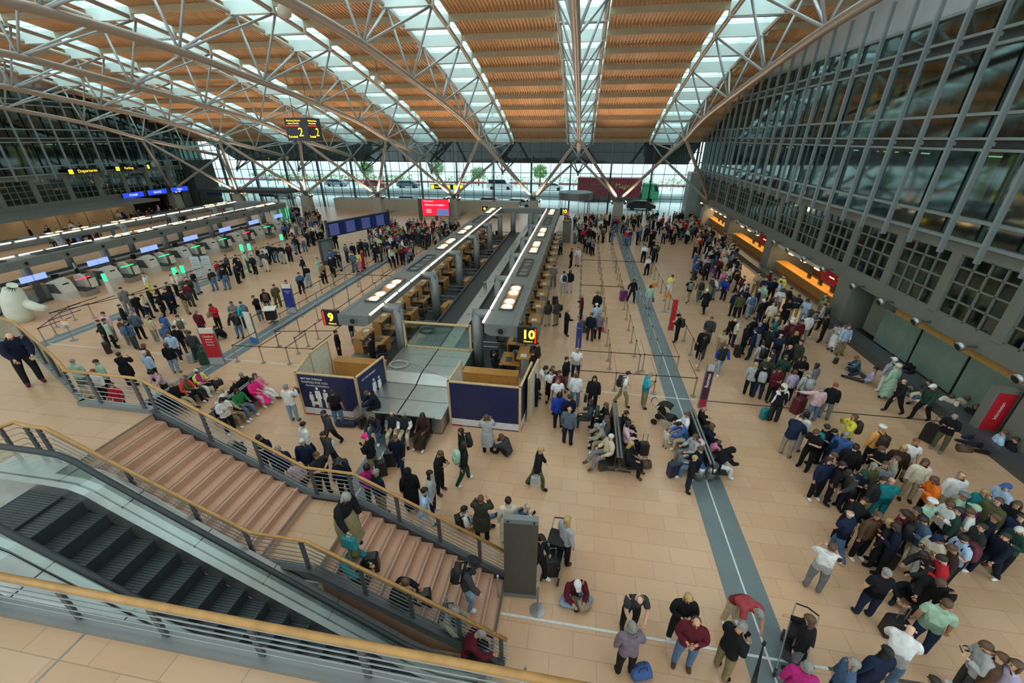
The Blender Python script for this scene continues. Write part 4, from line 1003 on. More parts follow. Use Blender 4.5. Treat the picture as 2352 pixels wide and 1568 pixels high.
# pose: lean(deg forward), head(deg down), hy(head yaw deg), arms: (upper, fore) direction for left(-x) and right(+x), legs likewise, hip height
DN = (0,0,-1)
POSES = {
 'st': dict(a=(((-.18,.02,-1),(-.08,.22,-1)),((.18,-.02,-1),(.08,.22,-1))), l=(((-.05,.02,-1),(0,-.03,-1)),((.07,.0,-1),(.02,-.03,-1)))),
 'sw': dict(a=(((-.2,-.1,-1),(.1,.3,-1)),((.25,.1,-1),(-.3,.7,-.6))), l=(((-.12,.05,-1),(-.02,-.05,-1)),((.05,-.05,-1),(.0,-.05,-1)))),
 'ph': dict(lean=4, head=32, a=(((-.22,.05,-1),(.5,.75,.3)),((.22,.05,-1),(-.5,.75,.35))), l=(((-.06,.03,-1),(0,-.03,-1)),((.09,.0,-1),(.02,-.05,-1)))),
 'fa': dict(lean=2, head=8, a=(((-.3,.1,-1),(.9,.75,.1)),((.3,.1,-1),(-.9,.8,.0))), l=(((-.05,.0,-1),(0,-.03,-1)),((.12,.06,-1),(.02,-.03,-1)))),
 'wk': dict(lean=6, head=6, a=(((-.14,.35,-1),(.0,.55,-.9)),((.16,-.35,-1),(.04,-.05,-1))), l=(((-.03,-.32,-1),(0,-.6,-1)),((.04,.42,-1),(0,.05,-1)))),
 'wp': dict(lean=5, head=6, a=(((-.14,.25,-1),(.0,.45,-.9)),((.3,-.45,-1),(.05,-.25,-1))), l=(((-.03,.4,-1),(0,.08,-1)),((.04,-.3,-1),(0,-.55,-1)))),
 'bg': dict(lean=3, head=10, a=(((-.2,.05,-1),(.0,.25,-1)),((.35,.15,-1),(-.05,1,-.25))), l=(((-.07,.0,-1),(0,-.03,-1)),((.08,.05,-1),(.02,-.05,-1)))),
 'po': dict(lean=2, head=4, a=(((-1,.25,-.35),(-1,.35,-.05)),((.2,-.02,-1),(.0,.25,-1))), l=(((-.07,.0,-1),(0,-.03,-1)),((.1,.05,-1),(.02,-.05,-1)))),
 'tk': dict(lean=0, head=-4, a=(((-.35,.6,-.9),(.5,.4,.75)),((.35,.6,-.9),(-.5,.4,.75))), l=(((-.06,.0,-1),(0,-.03,-1)),((.08,.0,-1),(.0,-.03,-1)))),
 'bd': dict(lean=58, head=20, a=(((-.15,.5,-1),(.15,.5,-1)),((.15,.5,-1),(-.15,.5,-1))), l=(((-.08,.06,-1),(0,-.12,-1)),((.1,.05,-1),(.02,-.12,-1)))),
 'tr': dict(lean=22, head=35, a=(((-.2,.45,-1),(.3,.6,-.7)),((.2,.45,-1),(-.3,.6,-.7))), l=(((-.07,.05,-1),(0,-.05,-1)),((.09,.05,-1),(.02,-.05,-1)))),
 'si': dict(lean=-3, head=18, hip=.56, a=(((-.25,.3,-1),(.3,1,-.1)),((.25,.3,-1),(-.3,1,-.05))), l=(((-.12,1,-.06),(-.02,.06,-1)),((.12,1,-.06),(.04,.02,-1)))),
 'sx': dict(lean=-10, head=8, hip=.56, a=(((-.35,.25,-1),(.2,.9,-.3)),((.35,.25,-1),(-.2,.9,-.3))), l=(((-.08,1,-.05),(-.05,.5,-1)),((.1,1,.12),(-.25,.75,-.75)))),
 'sf': dict(lean=28, head=35, hip=.56, a=(((-.3,.7,-.8),(.4,.8,-.3)),((.3,.7,-.8),(-.4,.8,-.3))), l=(((-.16,1,-.06),(.0,-.02,-1)),((.16,1,-.06),(.0,.08,-1)))),
 'sc': dict(lean=16, head=38, hip=.12, a=(((-.3,.5,-.9),(.5,.8,-.1)),((.3,.5,-.9),(-.5,.8,-.1))), l=(((-.75,.75,.12),(.95,.15,-.28)),((.75,.75,.12),(-.95,.25,-.22)))),
 'so': dict(lean=-14, head=14, hip=.12, a=(((-.3,-.1,-1),(.2,.9,-.3)),((.3,.1,-1),(-.3,.9,-.1))), l=(((-.15,1,.05),(-.02,1,-.16)),((.12,.8,.6),(.02,.7,-.75)))),
 'sk': dict(lean=24, head=30, hip=.14, a=(((-.3,.8,-.4),(.5,.5,-.2)),((.3,.8,-.4),(-.5,.5,-.2))), l=(((-.15,.75,.75),(.0,.35,-1)),((.15,.75,.75),(.0,.35,-1)))),
 'dn': dict(lean=12, head=30, a=(((-.18,.1,-1),(.0,.35,-1)),((.3,.3,-1),(.1,.6,-.7))), l=(((-.05,.05,-1),(0,.05,-1)),((.06,.45,-1),(0,-.25,-1)))),
}
_skin = {}
def skeleton(pose, wide=1.0):
    q = POSES[pose]; ln = radians(q.get('lean',0)); J = {}
    R = Matrix.Rotation(-ln,3,'X')
    J['pel'] = V((0,0,0))
    J['sp'] = R@V((0,0,.17)); J['ch'] = R@V((0,0,.37)); J['nb'] = R@V((0,-.005,.51))
    hd = Matrix.Rotation(-ln*.6-radians(q.get('head',0)),3,'X')
    J['nk'] = J['nb']+(R@V((0,.008,.07))); J['hc'] = J['nk']+hd@V((0,.015,.10)); J['ht'] = J['hc']+hd@V((0,0,.07))
    for s,i,k in ((-1,0,'l'),(1,1,'r')):
        u,f = q['a'][i]; sh = R@V((s*.165*wide,0,.46)); J['s'+k] = sh
        J['e'+k] = sh+norm(u)*.285; J['w'+k] = J['e'+k]+norm(f)*.245; J['h'+k] = J['w'+k]+norm(f)*.06
        t,c = q['l'][i]; hp = V((s*.09*wide,0,-.04)); J['p'+k] = hp
        J['k'+k] = hp+norm(t)*.43; J['a'+k] = J['k'+k]+norm(c)*.41
        fl = pose in ('sc','so'); d = norm((s*.12,1,-.12)) if not fl else norm((s*.3,.7,.5))
        J['t'+k] = J['a'+k]+d*.15+V((0,0,-.035)); 
    if 'hip' in q: dz = q['hip']
    else: dz = .075-min(J['al'].z, J['ar'].z)
    for k in J: J[k] = J[k]+V((0,0,dz))
    for k in 'lr':
        if J['t'+k].z < .035: J['t'+k].z = .035
        if J['a'+k].z < .07: J['a'+k].z = .07
    J['hd'] = hd.copy(); J['TR'] = R.copy()
    return J
BONES = [('pel','sp','B'),('sp','ch','T'),('ch','nb','T'),('nb','nk','S'),('nk','hc','S'),('hc','ht','S')]
for k in 'lr': BONES += [('ch','s'+k,'T'),('s'+k,'e'+k,'U'),('e'+k,'w'+k,'F'),('w'+k,'h'+k,'S'),('pel','p'+k,'B'),('p'+k,'k'+k,'H'),('k'+k,'a'+k,'C'),('a'+k,'t'+k,'O')]
RAD = dict(pel=(.15,.115),sp=(.135,.10),ch=(.155,.105),nb=(.075,.065),nk=(.052,.055),hc=(.078,.098),ht=(.06,.075))
for k in 'lr': RAD.update({'s'+k:(.062,.062),'e'+k:(.044,.044),'w'+k:(.029,.031),'h'+k:(.03,.02),'p'+k:(.09,.095),'k'+k:(.06,.062),'a'+k:(.04,.045),'t'+k:(.042,.032)})
def body_mesh(pose, wide=1.0, lvl=2):
    key = (pose, round(wide,2), lvl)
    if key in _skin: return _skin[key]
    J = skeleton(pose, min(wide,1.15)); names = list(RAD); idx = {n:i for i,n in enumerate(names)}
    me = bpy.data.meshes.new('b'); me.from_pydata([tuple(J[n]) for n in names], [(idx[a],idx[c]) for a,c,_ in BONES], [])
    ob = bpy.data.objects.new('b', me); COL.objects.link(ob)
    md = ob.modifiers.new('s','SKIN'); md.branch_smoothing = .6; md.use_smooth_shade = True
    sv = me.skin_vertices[0].data if me.skin_vertices else None
    if sv is None:
        bm = bmesh.new(); bm.from_mesh(me); bm.verts.layers.skin.verify(); bm.to_mesh(me); bm.free(); sv = me.skin_vertices[0].data
    for n in names:
        w_ = wide if n in ('pel','sp','ch') else (1+(wide-1)*.5 if n[0] in 'pse' else 1)
        sv[idx[n]].radius = (RAD[n][0]*w_, RAD[n][1]*w_); sv[idx[n]].use_root = (n=='pel')
    if lvl: sd = ob.modifiers.new('d','SUBSURF'); sd.levels = sd.render_levels = lvl
    dg = bpy.context.evaluated_depsgraph_get(); ev = ob.evaluated_get(dg)
    m2 = bpy.data.meshes.new_from_object(ev); bpy.data.objects.remove(ob)
    vs = [v.co.copy() for v in m2.vertices]; fs = [tuple(p.vertices) for p in m2.polygons]; nr = [v.normal.copy() for v in m2.vertices]
    bpy.data.meshes.remove(m2)
    # shrink compensation
    reg = []; seg = [(J[a],J[c],r,(RAD[a][0]+RAD[c][0])/2) for a,c,r in BONES]
    for f in fs:
        c = sum((vs[i] for i in f), V())/len(f); best = None
        for a,d,r,rad in seg:
            ab = d-a; t = max(0,min(1,(c-a).dot(ab)/max(ab.length_squared,1e-9))); dist = (c-(a+ab*t)).length/ (rad+.03)
            if best is None or dist<best[0]: best = (dist,r,t)
        reg.append((best[1],best[2]))
    # hands, nose, ears: appended geometry in the same mesh
    m = MB(); m.v = [tuple(v) for v in vs]; m.f = list(fs); m.m = [0]*len(fs); nbody = len(fs)
    for s,k in ((-1,'l'),(1,'r')):
        d = (J['h'+k]-J['w'+k]).normalized(); p = J['h'+k]; side = d.cross(V((0,0,1))); side = side.normalized() if side.length>.2 else V((0,1,0)); up = side.cross(d)
        for q,L in enumerate((.062,.072,.076,.066)):
            o = p+side*(.030-.020*q)+d*.01; cl = up*(-.012)
            m.tube([o,o+d*L*.5+cl*.4,o+d*L+cl*1.8], .009, 5, rr=[.0095,.009,.006])
        o = p-d*.02+side*.034; m.tube([o,o+side*.02+d*.025,o+side*.022+d*.052], .01, 5, rr=[.011,.010,.007])
    hd, hc = J['hd'], J['hc']
    def hp(x,y,z): return hc+hd@V((x,y,z))
    m.add([hp(-.014,.088,-.02),hp(.014,.088,-.02),hp(0,.125,-.022),hp(0,.09,.028)],[(0,1,2),(1,3,2),(3,0,2),(0,3,1)])
    for s in (-1,1):
        m.tube([hp(s*.072,-.005,-.005),hp(s*.088,-.015,.0)], .024, 6, rr=[.02,.026])
    ns = len(m.f)
    for s in (-1,1): m.sphere(hp(s*.03,.083,.015), .0125, 6, 1, 4)
    m.add([hp(-.025,.091,-.05),hp(.025,.091,-.05),hp(.022,.091,-.041),hp(-.022,.091,-.041)],[(0,1,2,3)],1)
    reg += [('S',0)]*(len(m.f)-len(reg))
    d = dict(J=J, v=m.v, f=m.f, m=m.m, n=nr, reg=reg, nb=nbody)
    _skin[key] = d; return d
_shell = {}
def shell(pose, wide, lvl, kind):
    """clothing part made from a region of the body surface pushed outwards; kind: long/short top, trousers/shorts/skirt, shoes, hood"""
    key = (pose, round(wide,2), lvl, kind)
    if key in _shell: return _shell[key]
    d = body_mesh(pose, wide, lvl); reg = d['reg']; J = d['J']
    def inc(r,t):
        if kind=='top': return r in 'TUF' and not (r=='F' and t>.93) or (r=='B' and 1)
        if kind=='tee': return r=='T' or (r=='U' and t<.72) or r=='B'
        if kind=='vest': return r=='T' or r=='B'
        if kind=='trousers': return r in 'HBC' and not (r=='C' and t>.95)
        if kind=='shorts': return r=='B' or (r=='H')
        if kind=='shoes': return r=='O' or (r=='C' and t>.93)
    sel = [f for f,(r,t) in zip(d['f'][:d['nb']], reg) if inc(r,t)]
    if kind in ('top','tee','vest'):
        zc = J['pel'].z-.10
        sel = [f for f in sel if True]
    off = {'top':.028,'tee':.02,'vest':.035,'trousers':.02,'shorts':.03,'shoes':.014}[kind]
    used = sorted({i for f in sel for i in f}); mp = {i:k for k,i in enumerate(used)}
    vs = [tuple(V(d['v'][i])+d['n'][i]*off) for i in used]
    if kind=='shoes':
        vs = [(x,y,max(z,.0)) for x,y,z in vs]
    me = bpy.data.meshes.new(kind); me.from_pydata(vs, [], [tuple(mp[i] for i in f) for f in sel]); me.polygons.foreach_set('use_smooth',[True]*len(sel)); me.materials.append(None); me.update()
    _shell[key] = me; return me
def plainmesh(pose, wide, lvl):
    key = (pose, round(wide,2), lvl, 'body')
    if key in _shell: return _shell[key]
    d = body_mesh(pose, wide, lvl); me = bpy.data.meshes.new('person'); me.from_pydata(d['v'],[],d['f']); me.materials.append(None); me.materials.append(M_black)
    me.polygons.foreach_set('material_index', d['m']); me.polygons.foreach_set('use_smooth',[True]*len(d['f'])); me.update()
    _shell[key] = me; return me
def fullmesh(pose, wide, short, shorts):
    """one mesh with clothing regions, for people far away"""
    key = (pose, round(wide,2), short, shorts, 'full')
    if key in _shell: return _shell[key]
    d = body_mesh(pose, wide, 1); me = bpy.data.meshes.new('person'); vs = []
    for i,v in enumerate(d['v']): vs.append(tuple(V(v)+d['n'][i]*.028) if i<len(d['n']) else v)
    me.from_pydata(vs,[],d['f']); mi = []
    for k,((r,t),m0) in enumerate(zip(d['reg'], d['m'])):
        if k>=d['nb']: mi.append(4 if m0 else 0); continue
        if r=='T' or (r=='U' and (not short or t<.7)) or (r=='F' and not short and t<.93): mi.append(1)
        elif r=='B' or r=='H' or (r=='C' and not shorts): mi.append(2)
        elif r=='O': mi.append(3)
        else: mi.append(0)
    for _ in range(4): me.materials.append(None)
    me.materials.append(M_black)
    me.polygons.foreach_set('material_index', mi); me.polygons.foreach_set('use_smooth',[True]*len(mi)); me.update(); _shell[key] = me; return me
_hair = {}
def hairmesh(style):
    if style in _hair: return _hair[style]
    m = MB(); n, k = 12, 8
    def cap(r, sc, zmin, back, dz=.025, dy=-.012, front=.35):
        vs = []; fs = []
        for i in range(k+1):
            t = (pi*.5+ .45)*i/k
            for j in range(n):
                a = 2*pi*j/n; x = sin(t)*cos(a); y = sin(t)*sin(a); z = cos(t)
                lim = front if y>0 else -zmin
                z2 = z
                if y>.15: z2 = max(z, front*(y))
                vs.append((x*r*sc[0], y*r*sc[1]+dy, z2*r*sc[2]+dz))
        for i in range(k):
            for j in range(n): fs.append((i*n+j,i*n+(j+1)%n,(i+1)*n+(j+1)%n,(i+1)*n+j))
        m.add(vs, fs)
    if style in ('short','bun','long','bob','pony'): cap(.104,(.88,1.06,1.0),.45,1)
    if style=='bun': m.sphere((0,-.10,.07),.045,8)
    if style=='pony': m.tube([(0,-.09,.05),(0,-.15,0),(0,-.14,-.12),(0,-.11,-.2)],.03,7,rr=[.025,.035,.03,.012])
    if style in ('long','bob'):
        L = -.30 if style=='long' else -.12
        vs = []; fs = []; N = 9
        for i in range(6):
            t = i/5; z = .05+(L-.05)*t; w_ = .098+(.02*sin(t*3)); b_ = .10+.012*sin(t*2.5)-.02*t
            for j in range(N):
                a = pi+(pi*j/(N-1))
                vs.append((w_*cos(a)*1.0, b_*sin(a)*1.05+.015, z))
            for j in range(N):
                a = 2*pi-(pi*j/(N-1)); vs.append((w_*.72*cos(a), b_*.55*sin(a)+.015, z))
        M_ = 2*N
        for i in range(5):
            for j in range(M_): fs.append((i*M_+j,i*M_+(j+1)%M_,(i+1)*M_+(j+1)%M_,(i+1)*M_+j))
        fs.append(tuple(5*M_+j for j in range(M_)))
        m.add(vs, fs)
    if style=='hijab':
        cap(.122,(.95,1.05,1.05),.6,1); m.tube([(0,-.01,-.02),(0,-.02,-.12),(0,-.02,-.2)],.1,12,rr=[.105,.1,.17])
    if style=='fringe':   # balding ring
        vs=[];fs=[];N=10
        for z,r in ((-.03,.098),(.015,.104),(.05,.094)):
            for j in range(N+1):
                a = pi*.95+pi*1.1*j/N; vs.append((r*.9*cos(a), r*1.05*sin(a)-.006, z))
        for i in range(2):
            for j in range(N): fs.append((i*(N+1)+j,i*(N+1)+j+1,(i+1)*(N+1)+j+1,(i+1)*(N+1)+j))
        m.add(vs,fs)
    if style=='cap':
        cap(.112,(.9,1.05,.95),.2,1,.03,-.008,.3); m.add([(-.07,.07,.05),(.07,.07,.05),(.05,.17,.035),(-.05,.17,.035),(-.07,.07,.06),(.07,.07,.06),(.05,.17,.045),(-.05,.17,.045)],[(0,1,2,3),(4,7,6,5),(0,3,7,4),(1,5,6,2),(2,6,7,3)])
    if style=='hat':
        m.tube([(0,0,.03),(0,0,.045)],.2,20,rr=[.165,.155]); m.tube([(0,0,.045),(0,0,.13),(0,0,.15)],.1,14,rr=[.108,.1,.07])
    if style=='beret':
        m.sphere((0,-.01,.07),.125,14,0,6,(1,1.05,.5))
    if style=='hood':
        cap(.128,(.92,1.08,1.05),.7,1); m.tube([(0,-.03,-.02),(0,-.05,-.14)],.1,12,rr=[.11,.13])
    if style=='turban':
        m.sphere((0,-.01,.055),.128,12,0,6,(.95,1.05,.75))
    me = m.mesh('hair', M_black, True); me.materials.clear(); me.materials.append(None); _hair[style] = me; return me
PALS = dict(k='1B1C20',navy='1E2A44',dnavy='161D30',blue='3F62A0',royal='2440A8',lblue='A9C4E0',denim='4A6482',jean='5A7896',pjean='8AA2B8',grey='76797C',lgrey='A9ACAE',dgrey='3E4144',char='2C2E32',
 white='E4E6E6',cream='DCD4C0',beige='B8A88A',khaki='8A7E5E',olive='55583A',dolive='3A3D30',brown='5A4234',dbrown='3A2A24',tan='A8825A',maroon='5E1E2C',red='B82838',coral='E0504E',pink='E08CA8',hot='F0308A',lpink='D8B4BC',mag='B82C7C',
 purple='6A2A6A',lav='B4ACC8',teal='1E8088',turq='38A8BC',mint='A4C8B0',green='2E7A48',dgreen='28443A',yellow='D8D04A',lemon='E4E67A',mustard='C8962A',orange='EC7A28',apricot='E8A860',slate='566676',mauve='7C7280',sand='C8BCA0',stone='9A9282',plaid='A84850',
 blond='B89A64',bl2='A88C58',hbr='5A4230',hdk='2A2220',hbk='17140F',hgr='8E8C88',hwh='CFCDC6',hred='8A5034',straw='CDB07A')
WORD = dict(k='black',navy='navy',dnavy='dark navy',blue='blue',royal='bright blue',lblue='light blue',denim='denim blue',jean='blue jeans',pjean='pale jeans',grey='grey',lgrey='light grey',dgrey='dark grey',char='charcoal',white='white',cream='cream',beige='beige',khaki='khaki',olive='olive',dolive='dark olive',brown='brown',dbrown='dark brown',tan='tan',maroon='maroon',red='red',coral='coral',pink='pink',hot='hot pink',lpink='pale pink',mag='magenta',purple='purple',lav='lavender',teal='teal',turq='turquoise',mint='mint green',green='green',dgreen='dark green',yellow='yellow',lemon='pale yellow',mustard='mustard',orange='orange',apricot='apricot',slate='slate blue',mauve='mauve',sand='sand',stone='stone grey',plaid='red plaid')
def cloth(c): return mat('cloth_'+c, PALS[c], .85, 0, .16, 9., spec=.2)
def hairm(c): return mat('hair_'+c, PALS[c], .6, 0, .25, 30.)
SKINS = ['D9A98A','CF9C7C','E0B497','B98462','8A5A40','D4A284']
def skinm(i): return mat('skin_%d'%i, SKINS[i], .55, 0, .06, 12.)
def place(me, name, parent, m, loc=None, rot=None):
    o = bpy.data.objects.new(name, me); COL.objects.link(o); o.parent = parent
    if loc is not None: o.location = loc
    if rot is not None: o.rotation_euler = rot
    o.material_slots[0].link = 'OBJECT'; o.material_slots[0].material = m; return o
def coat_skirt(pose, wide, length):
    """hanging part of a coat or dress below the waist"""
    key = (pose, wide, length,'skirt')
    if key in _shell: return _shell[key]
    J = skeleton(pose, wide); p = J['pel']; m = MB(); n = 14; rings = []
    for i in range(6):
        t = i/5; z = p.z+.12-(length+.12)*t; r = (.165+.07*t+.02*sin(t*5))*wide
        kx = (J['kl']+J['kr'])/2; cy = p.y+(kx.y-p.y)*t
        rings += [((r*cos(2*pi*j/n))*(1+.03*sin(j*3)*t), cy+r*.82*sin(2*pi*j/n)*(1+.04*cos(j*4)*t), z) for j in range(n)]
    m.add(rings, [(i*n+j,i*n+(j+1)%n,(i+1)*n+(j+1)%n,(i+1)*n+j) for i in range(5) for j in range(n)])
    me = m.mesh('coat_skirt', M_black, True); me.materials.clear(); me.materials.append(None); _shell[key] = me; return me
_bag = {}
def backpack_meshes():
    if 'bp' in _bag: return _bag['bp']
    b1 = MB(); pr = [(-.13,.0),(.13,.0),(.155,.12),(.15,.36),(.10,.46),(-.10,.46),(-.15,.36),(-.155,.12)]
    b1.prism(pr,'y',-.17,-.02); b2 = MB().prism([(-.11,.04),(.11,.04),(.11,.22),(-.11,.22)],'y',-.215,-.17)
    b3 = MB()
    for s in (-1,1): b3.tube([(s*.09,-.03,.44),(s*.10,.10,.50),(s*.11,.22,.36),(s*.11,.20,.15),(s*.12,-.02,.05)],.018,5)
    r = []
    for n_, q in (('backpack',b1),('front_pocket',b2),('shoulder_strap',b3)):
        me = q.mesh(n_, M_black, True if n_!='front_pocket' else False); me.materials.clear(); me.materials.append(None); r.append(me)
    _bag['bp'] = r; return r
BAGN = {}
def cut(l, n):
    w_ = [q for q in l.split() if q not in ('the','top')][:n]
    while w_[-1].strip(',') in ('in','and','a','of','by','with','beside','to','next','on','at','before','behind','below','from','near','over','right','left','along'): w_ = w_[:-1]
    return ' '.join(w_)
def attach_thing(me_list, names, lab, cat, grp, mats_, M):
    root = bpy.data.objects.new(names[0], me_list[0]); COL.objects.link(root); root.material_slots[0].link='OBJECT'; root.material_slots[0].material = mats_[0]
    root.matrix_world = M; tag(root, lab, cat, grp)
    for me, n_, m_ in zip(me_list[1:], names[1:], mats_[1:]): place(me, n_, root, m_)
    return root
_case = {}
def suitcase(x, y, z, rz, col, lab, h=.62, handle=True, soft=False, tilt=0.):
    key = 'case%s'%round(h,2)
    if key not in _case:
        w_ = h*.32; d_ = h*.2
        b1 = MB().prism([(-w_,.05),(-w_+.03,.03),(w_-.03,.03),(w_,.05),(w_,h-.04),(w_-.04,h),(-w_+.04,h),(-w_,h-.04)],'y',-d_,d_)
        b2 = MB()
        for i in range(5): b2.box(-w_+.06+i*(2*w_-.12)/4-.008,-w_+.06+i*(2*w_-.12)/4+.008,-d_-.008,d_+.008,.08,h-.06)
        b3 = MB().tube([(-.08,0,h),(-.08,0,h+.4),(.08,0,h+.4),(.08,0,h)],.012,6)
        b4 = MB()
        for sx in (-1,1):
            for sy in (-1,1): b4.tube([(sx*(w_-.04),sy*(d_-.03)-.012,.03),(sx*(w_-.04),sy*(d_-.03)+.012,.03)],.028,8)
        r = []
        for n_, q in (('suitcase',b1),('ribs',b2),('pull_handle',b3),('wheels',b4)):
            me = q.mesh(n_, M_black); me.materials.clear(); me.materials.append(None); r.append(me)
        _case[key] = r
    r = _case[key]; cm = mat('case_'+col, PALS[col], .4, 0, .08, 4.)
    M = Matrix.Translation((x,y,z))@Matrix.Rotation(rz,4,'Z')@Matrix.Rotation(tilt,4,'X')
    use = [0,1]+([2] if handle else [])+[3]
    nm = ['suitcase','ribs','pull_handle','wheels']
    return attach_thing([r[i] for i in use],[nm[i] for i in use], lab, 'suitcase', None, [[cm,mat('caserib_'+col, PALS[col], .5, 0, .3, 4.),M_metal2,M_black][i] for i in use], M)
def person(x, y, z, head, pose, top, bot, hair, lab, skin=0, sc=1.0, wide=1.08, shoes='k', near=True, coat=0., grp=None, extra='', lvl=2):
    short = top.endswith('!'); vest = top.endswith('+'); top = top.rstrip('!+'); sh = bot.endswith('!'); bot = bot.rstrip('!')
    hs, hc = (hair.split(':')+['hdk'])[:2]
    rz = radians(head); M = Matrix.Translation((x,y,z))@Matrix.Rotation(rz,4,'Z')@Matrix.Scale(sc,4)
    if near:
        root = bpy.data.objects.new('person', plainmesh(pose,wide,lvl)); COL.objects.link(root); root.material_slots[0].link='OBJECT'; root.material_slots[0].material = skinm(skin)
        place(shell(pose,wide,lvl,'trousers' if not sh else 'shorts'), 'trousers' if not sh else 'shorts', root, cloth(bot))
        place(shell(pose,wide,lvl,'tee' if short else 'top'), 't_shirt' if short else 'jacket', root, cloth(top))
        place(shell(pose,wide,lvl,'shoes'), 'shoes', root, cloth(shoes))
        if vest: place(shell(pose,wide,lvl,'vest'), 'vest', root, cloth('char'))
    else:
        root = bpy.data.objects.new('person', fullmesh(pose,wide,short,sh)); COL.objects.link(root)
        for i, m_ in enumerate((skinm(skin), cloth(top), cloth(bot), cloth(shoes))): root.material_slots[i].link='OBJECT'; root.material_slots[i].material = m_
    root.matrix_world = M; tag(root, lab, 'person', grp)
    J = skeleton(pose, min(wide,1.15))
    if hs!='bald':
        e = J['hd'].to_euler(); place(hairmesh(hs), {'cap':'cap','hat':'hat','beret':'hat','hood':'hood','hijab':'headscarf','turban':'headwrap'}.get(hs,'hair'), root, cloth(hc) if hs in ('cap','hat','beret','hood','hijab','turban') else hairm(hc), J['hc'], e)
    if coat: place(coat_skirt(pose,wide,coat), 'coat_skirt' , root, cloth(top) if coat<.75 or True else cloth(bot))
    if 'skirt' in extra: place(coat_skirt(pose,wide,.62), 'skirt', root, cloth(bot))
    W = M
    if 'bp' in extra:
        c = extra.split('bp:')[1].split(',')[0]
        tm = J['TR'].to_4x4(); off = J['pel']+J['TR']@V((0,-.12*wide,.05)); bm_ = mat('bag_'+c, PALS[c], .7, 0, .12, 5.)
        attach_thing(backpack_meshes(), ['backpack','front_pocket','shoulder_strap'], '%s backpack worn by the %s'%(WORD.get(c,c), cut(lab,10)), 'backpack', None, [bm_,bm_,cloth('k')], W@Matrix.Translation(off)@tm)
    if 'phone' in extra:
        p = (J['hl']+J['hr'])/2+V((0,.05,.02)); o = MB().obox((0,0,0),(.038,.008,.075),0,rx=-.6).build('phone', M_black); o.matrix_world = W@Matrix.Translation(p)
        tag(o, 'phone held by the '+cut(lab,11), 'phone')
    if 'hb' in extra:
        c = extra.split('hb:')[1].split(',')[0]; p = J['hr']
        b_ = MB().prism([(-.17,-.32),(.17,-.32),(.14,-.06),(-.14,-.06)],'x',-.06,.06); b_.tube([(0,-.1,-.06),(0,-.06,.04),(0,.06,.04),(0,.1,-.06)],.01,5)
        o = b_.build('handbag', mat('bag_'+c, PALS[c], .6, 0, .12, 5.)); o.matrix_world = W@Matrix.Translation(p+V((.03,0,0))); tag(o, '%s handbag carried by the %s'%(WORD.get(c,c), cut(lab,10)), 'handbag')
    if 'tr:' in extra:                                     # trolley case in the right hand
        c = extra.split('tr:')[1].split(',')[0]; h = .62 if 'big' not in extra else .75
        q = W@V((.42,-.38,0)); suitcase(q.x,q.y,z,rz,c,'%s suitcase beside the %s'%(WORD.get(c,c), cut(lab,10)), h)
    return root
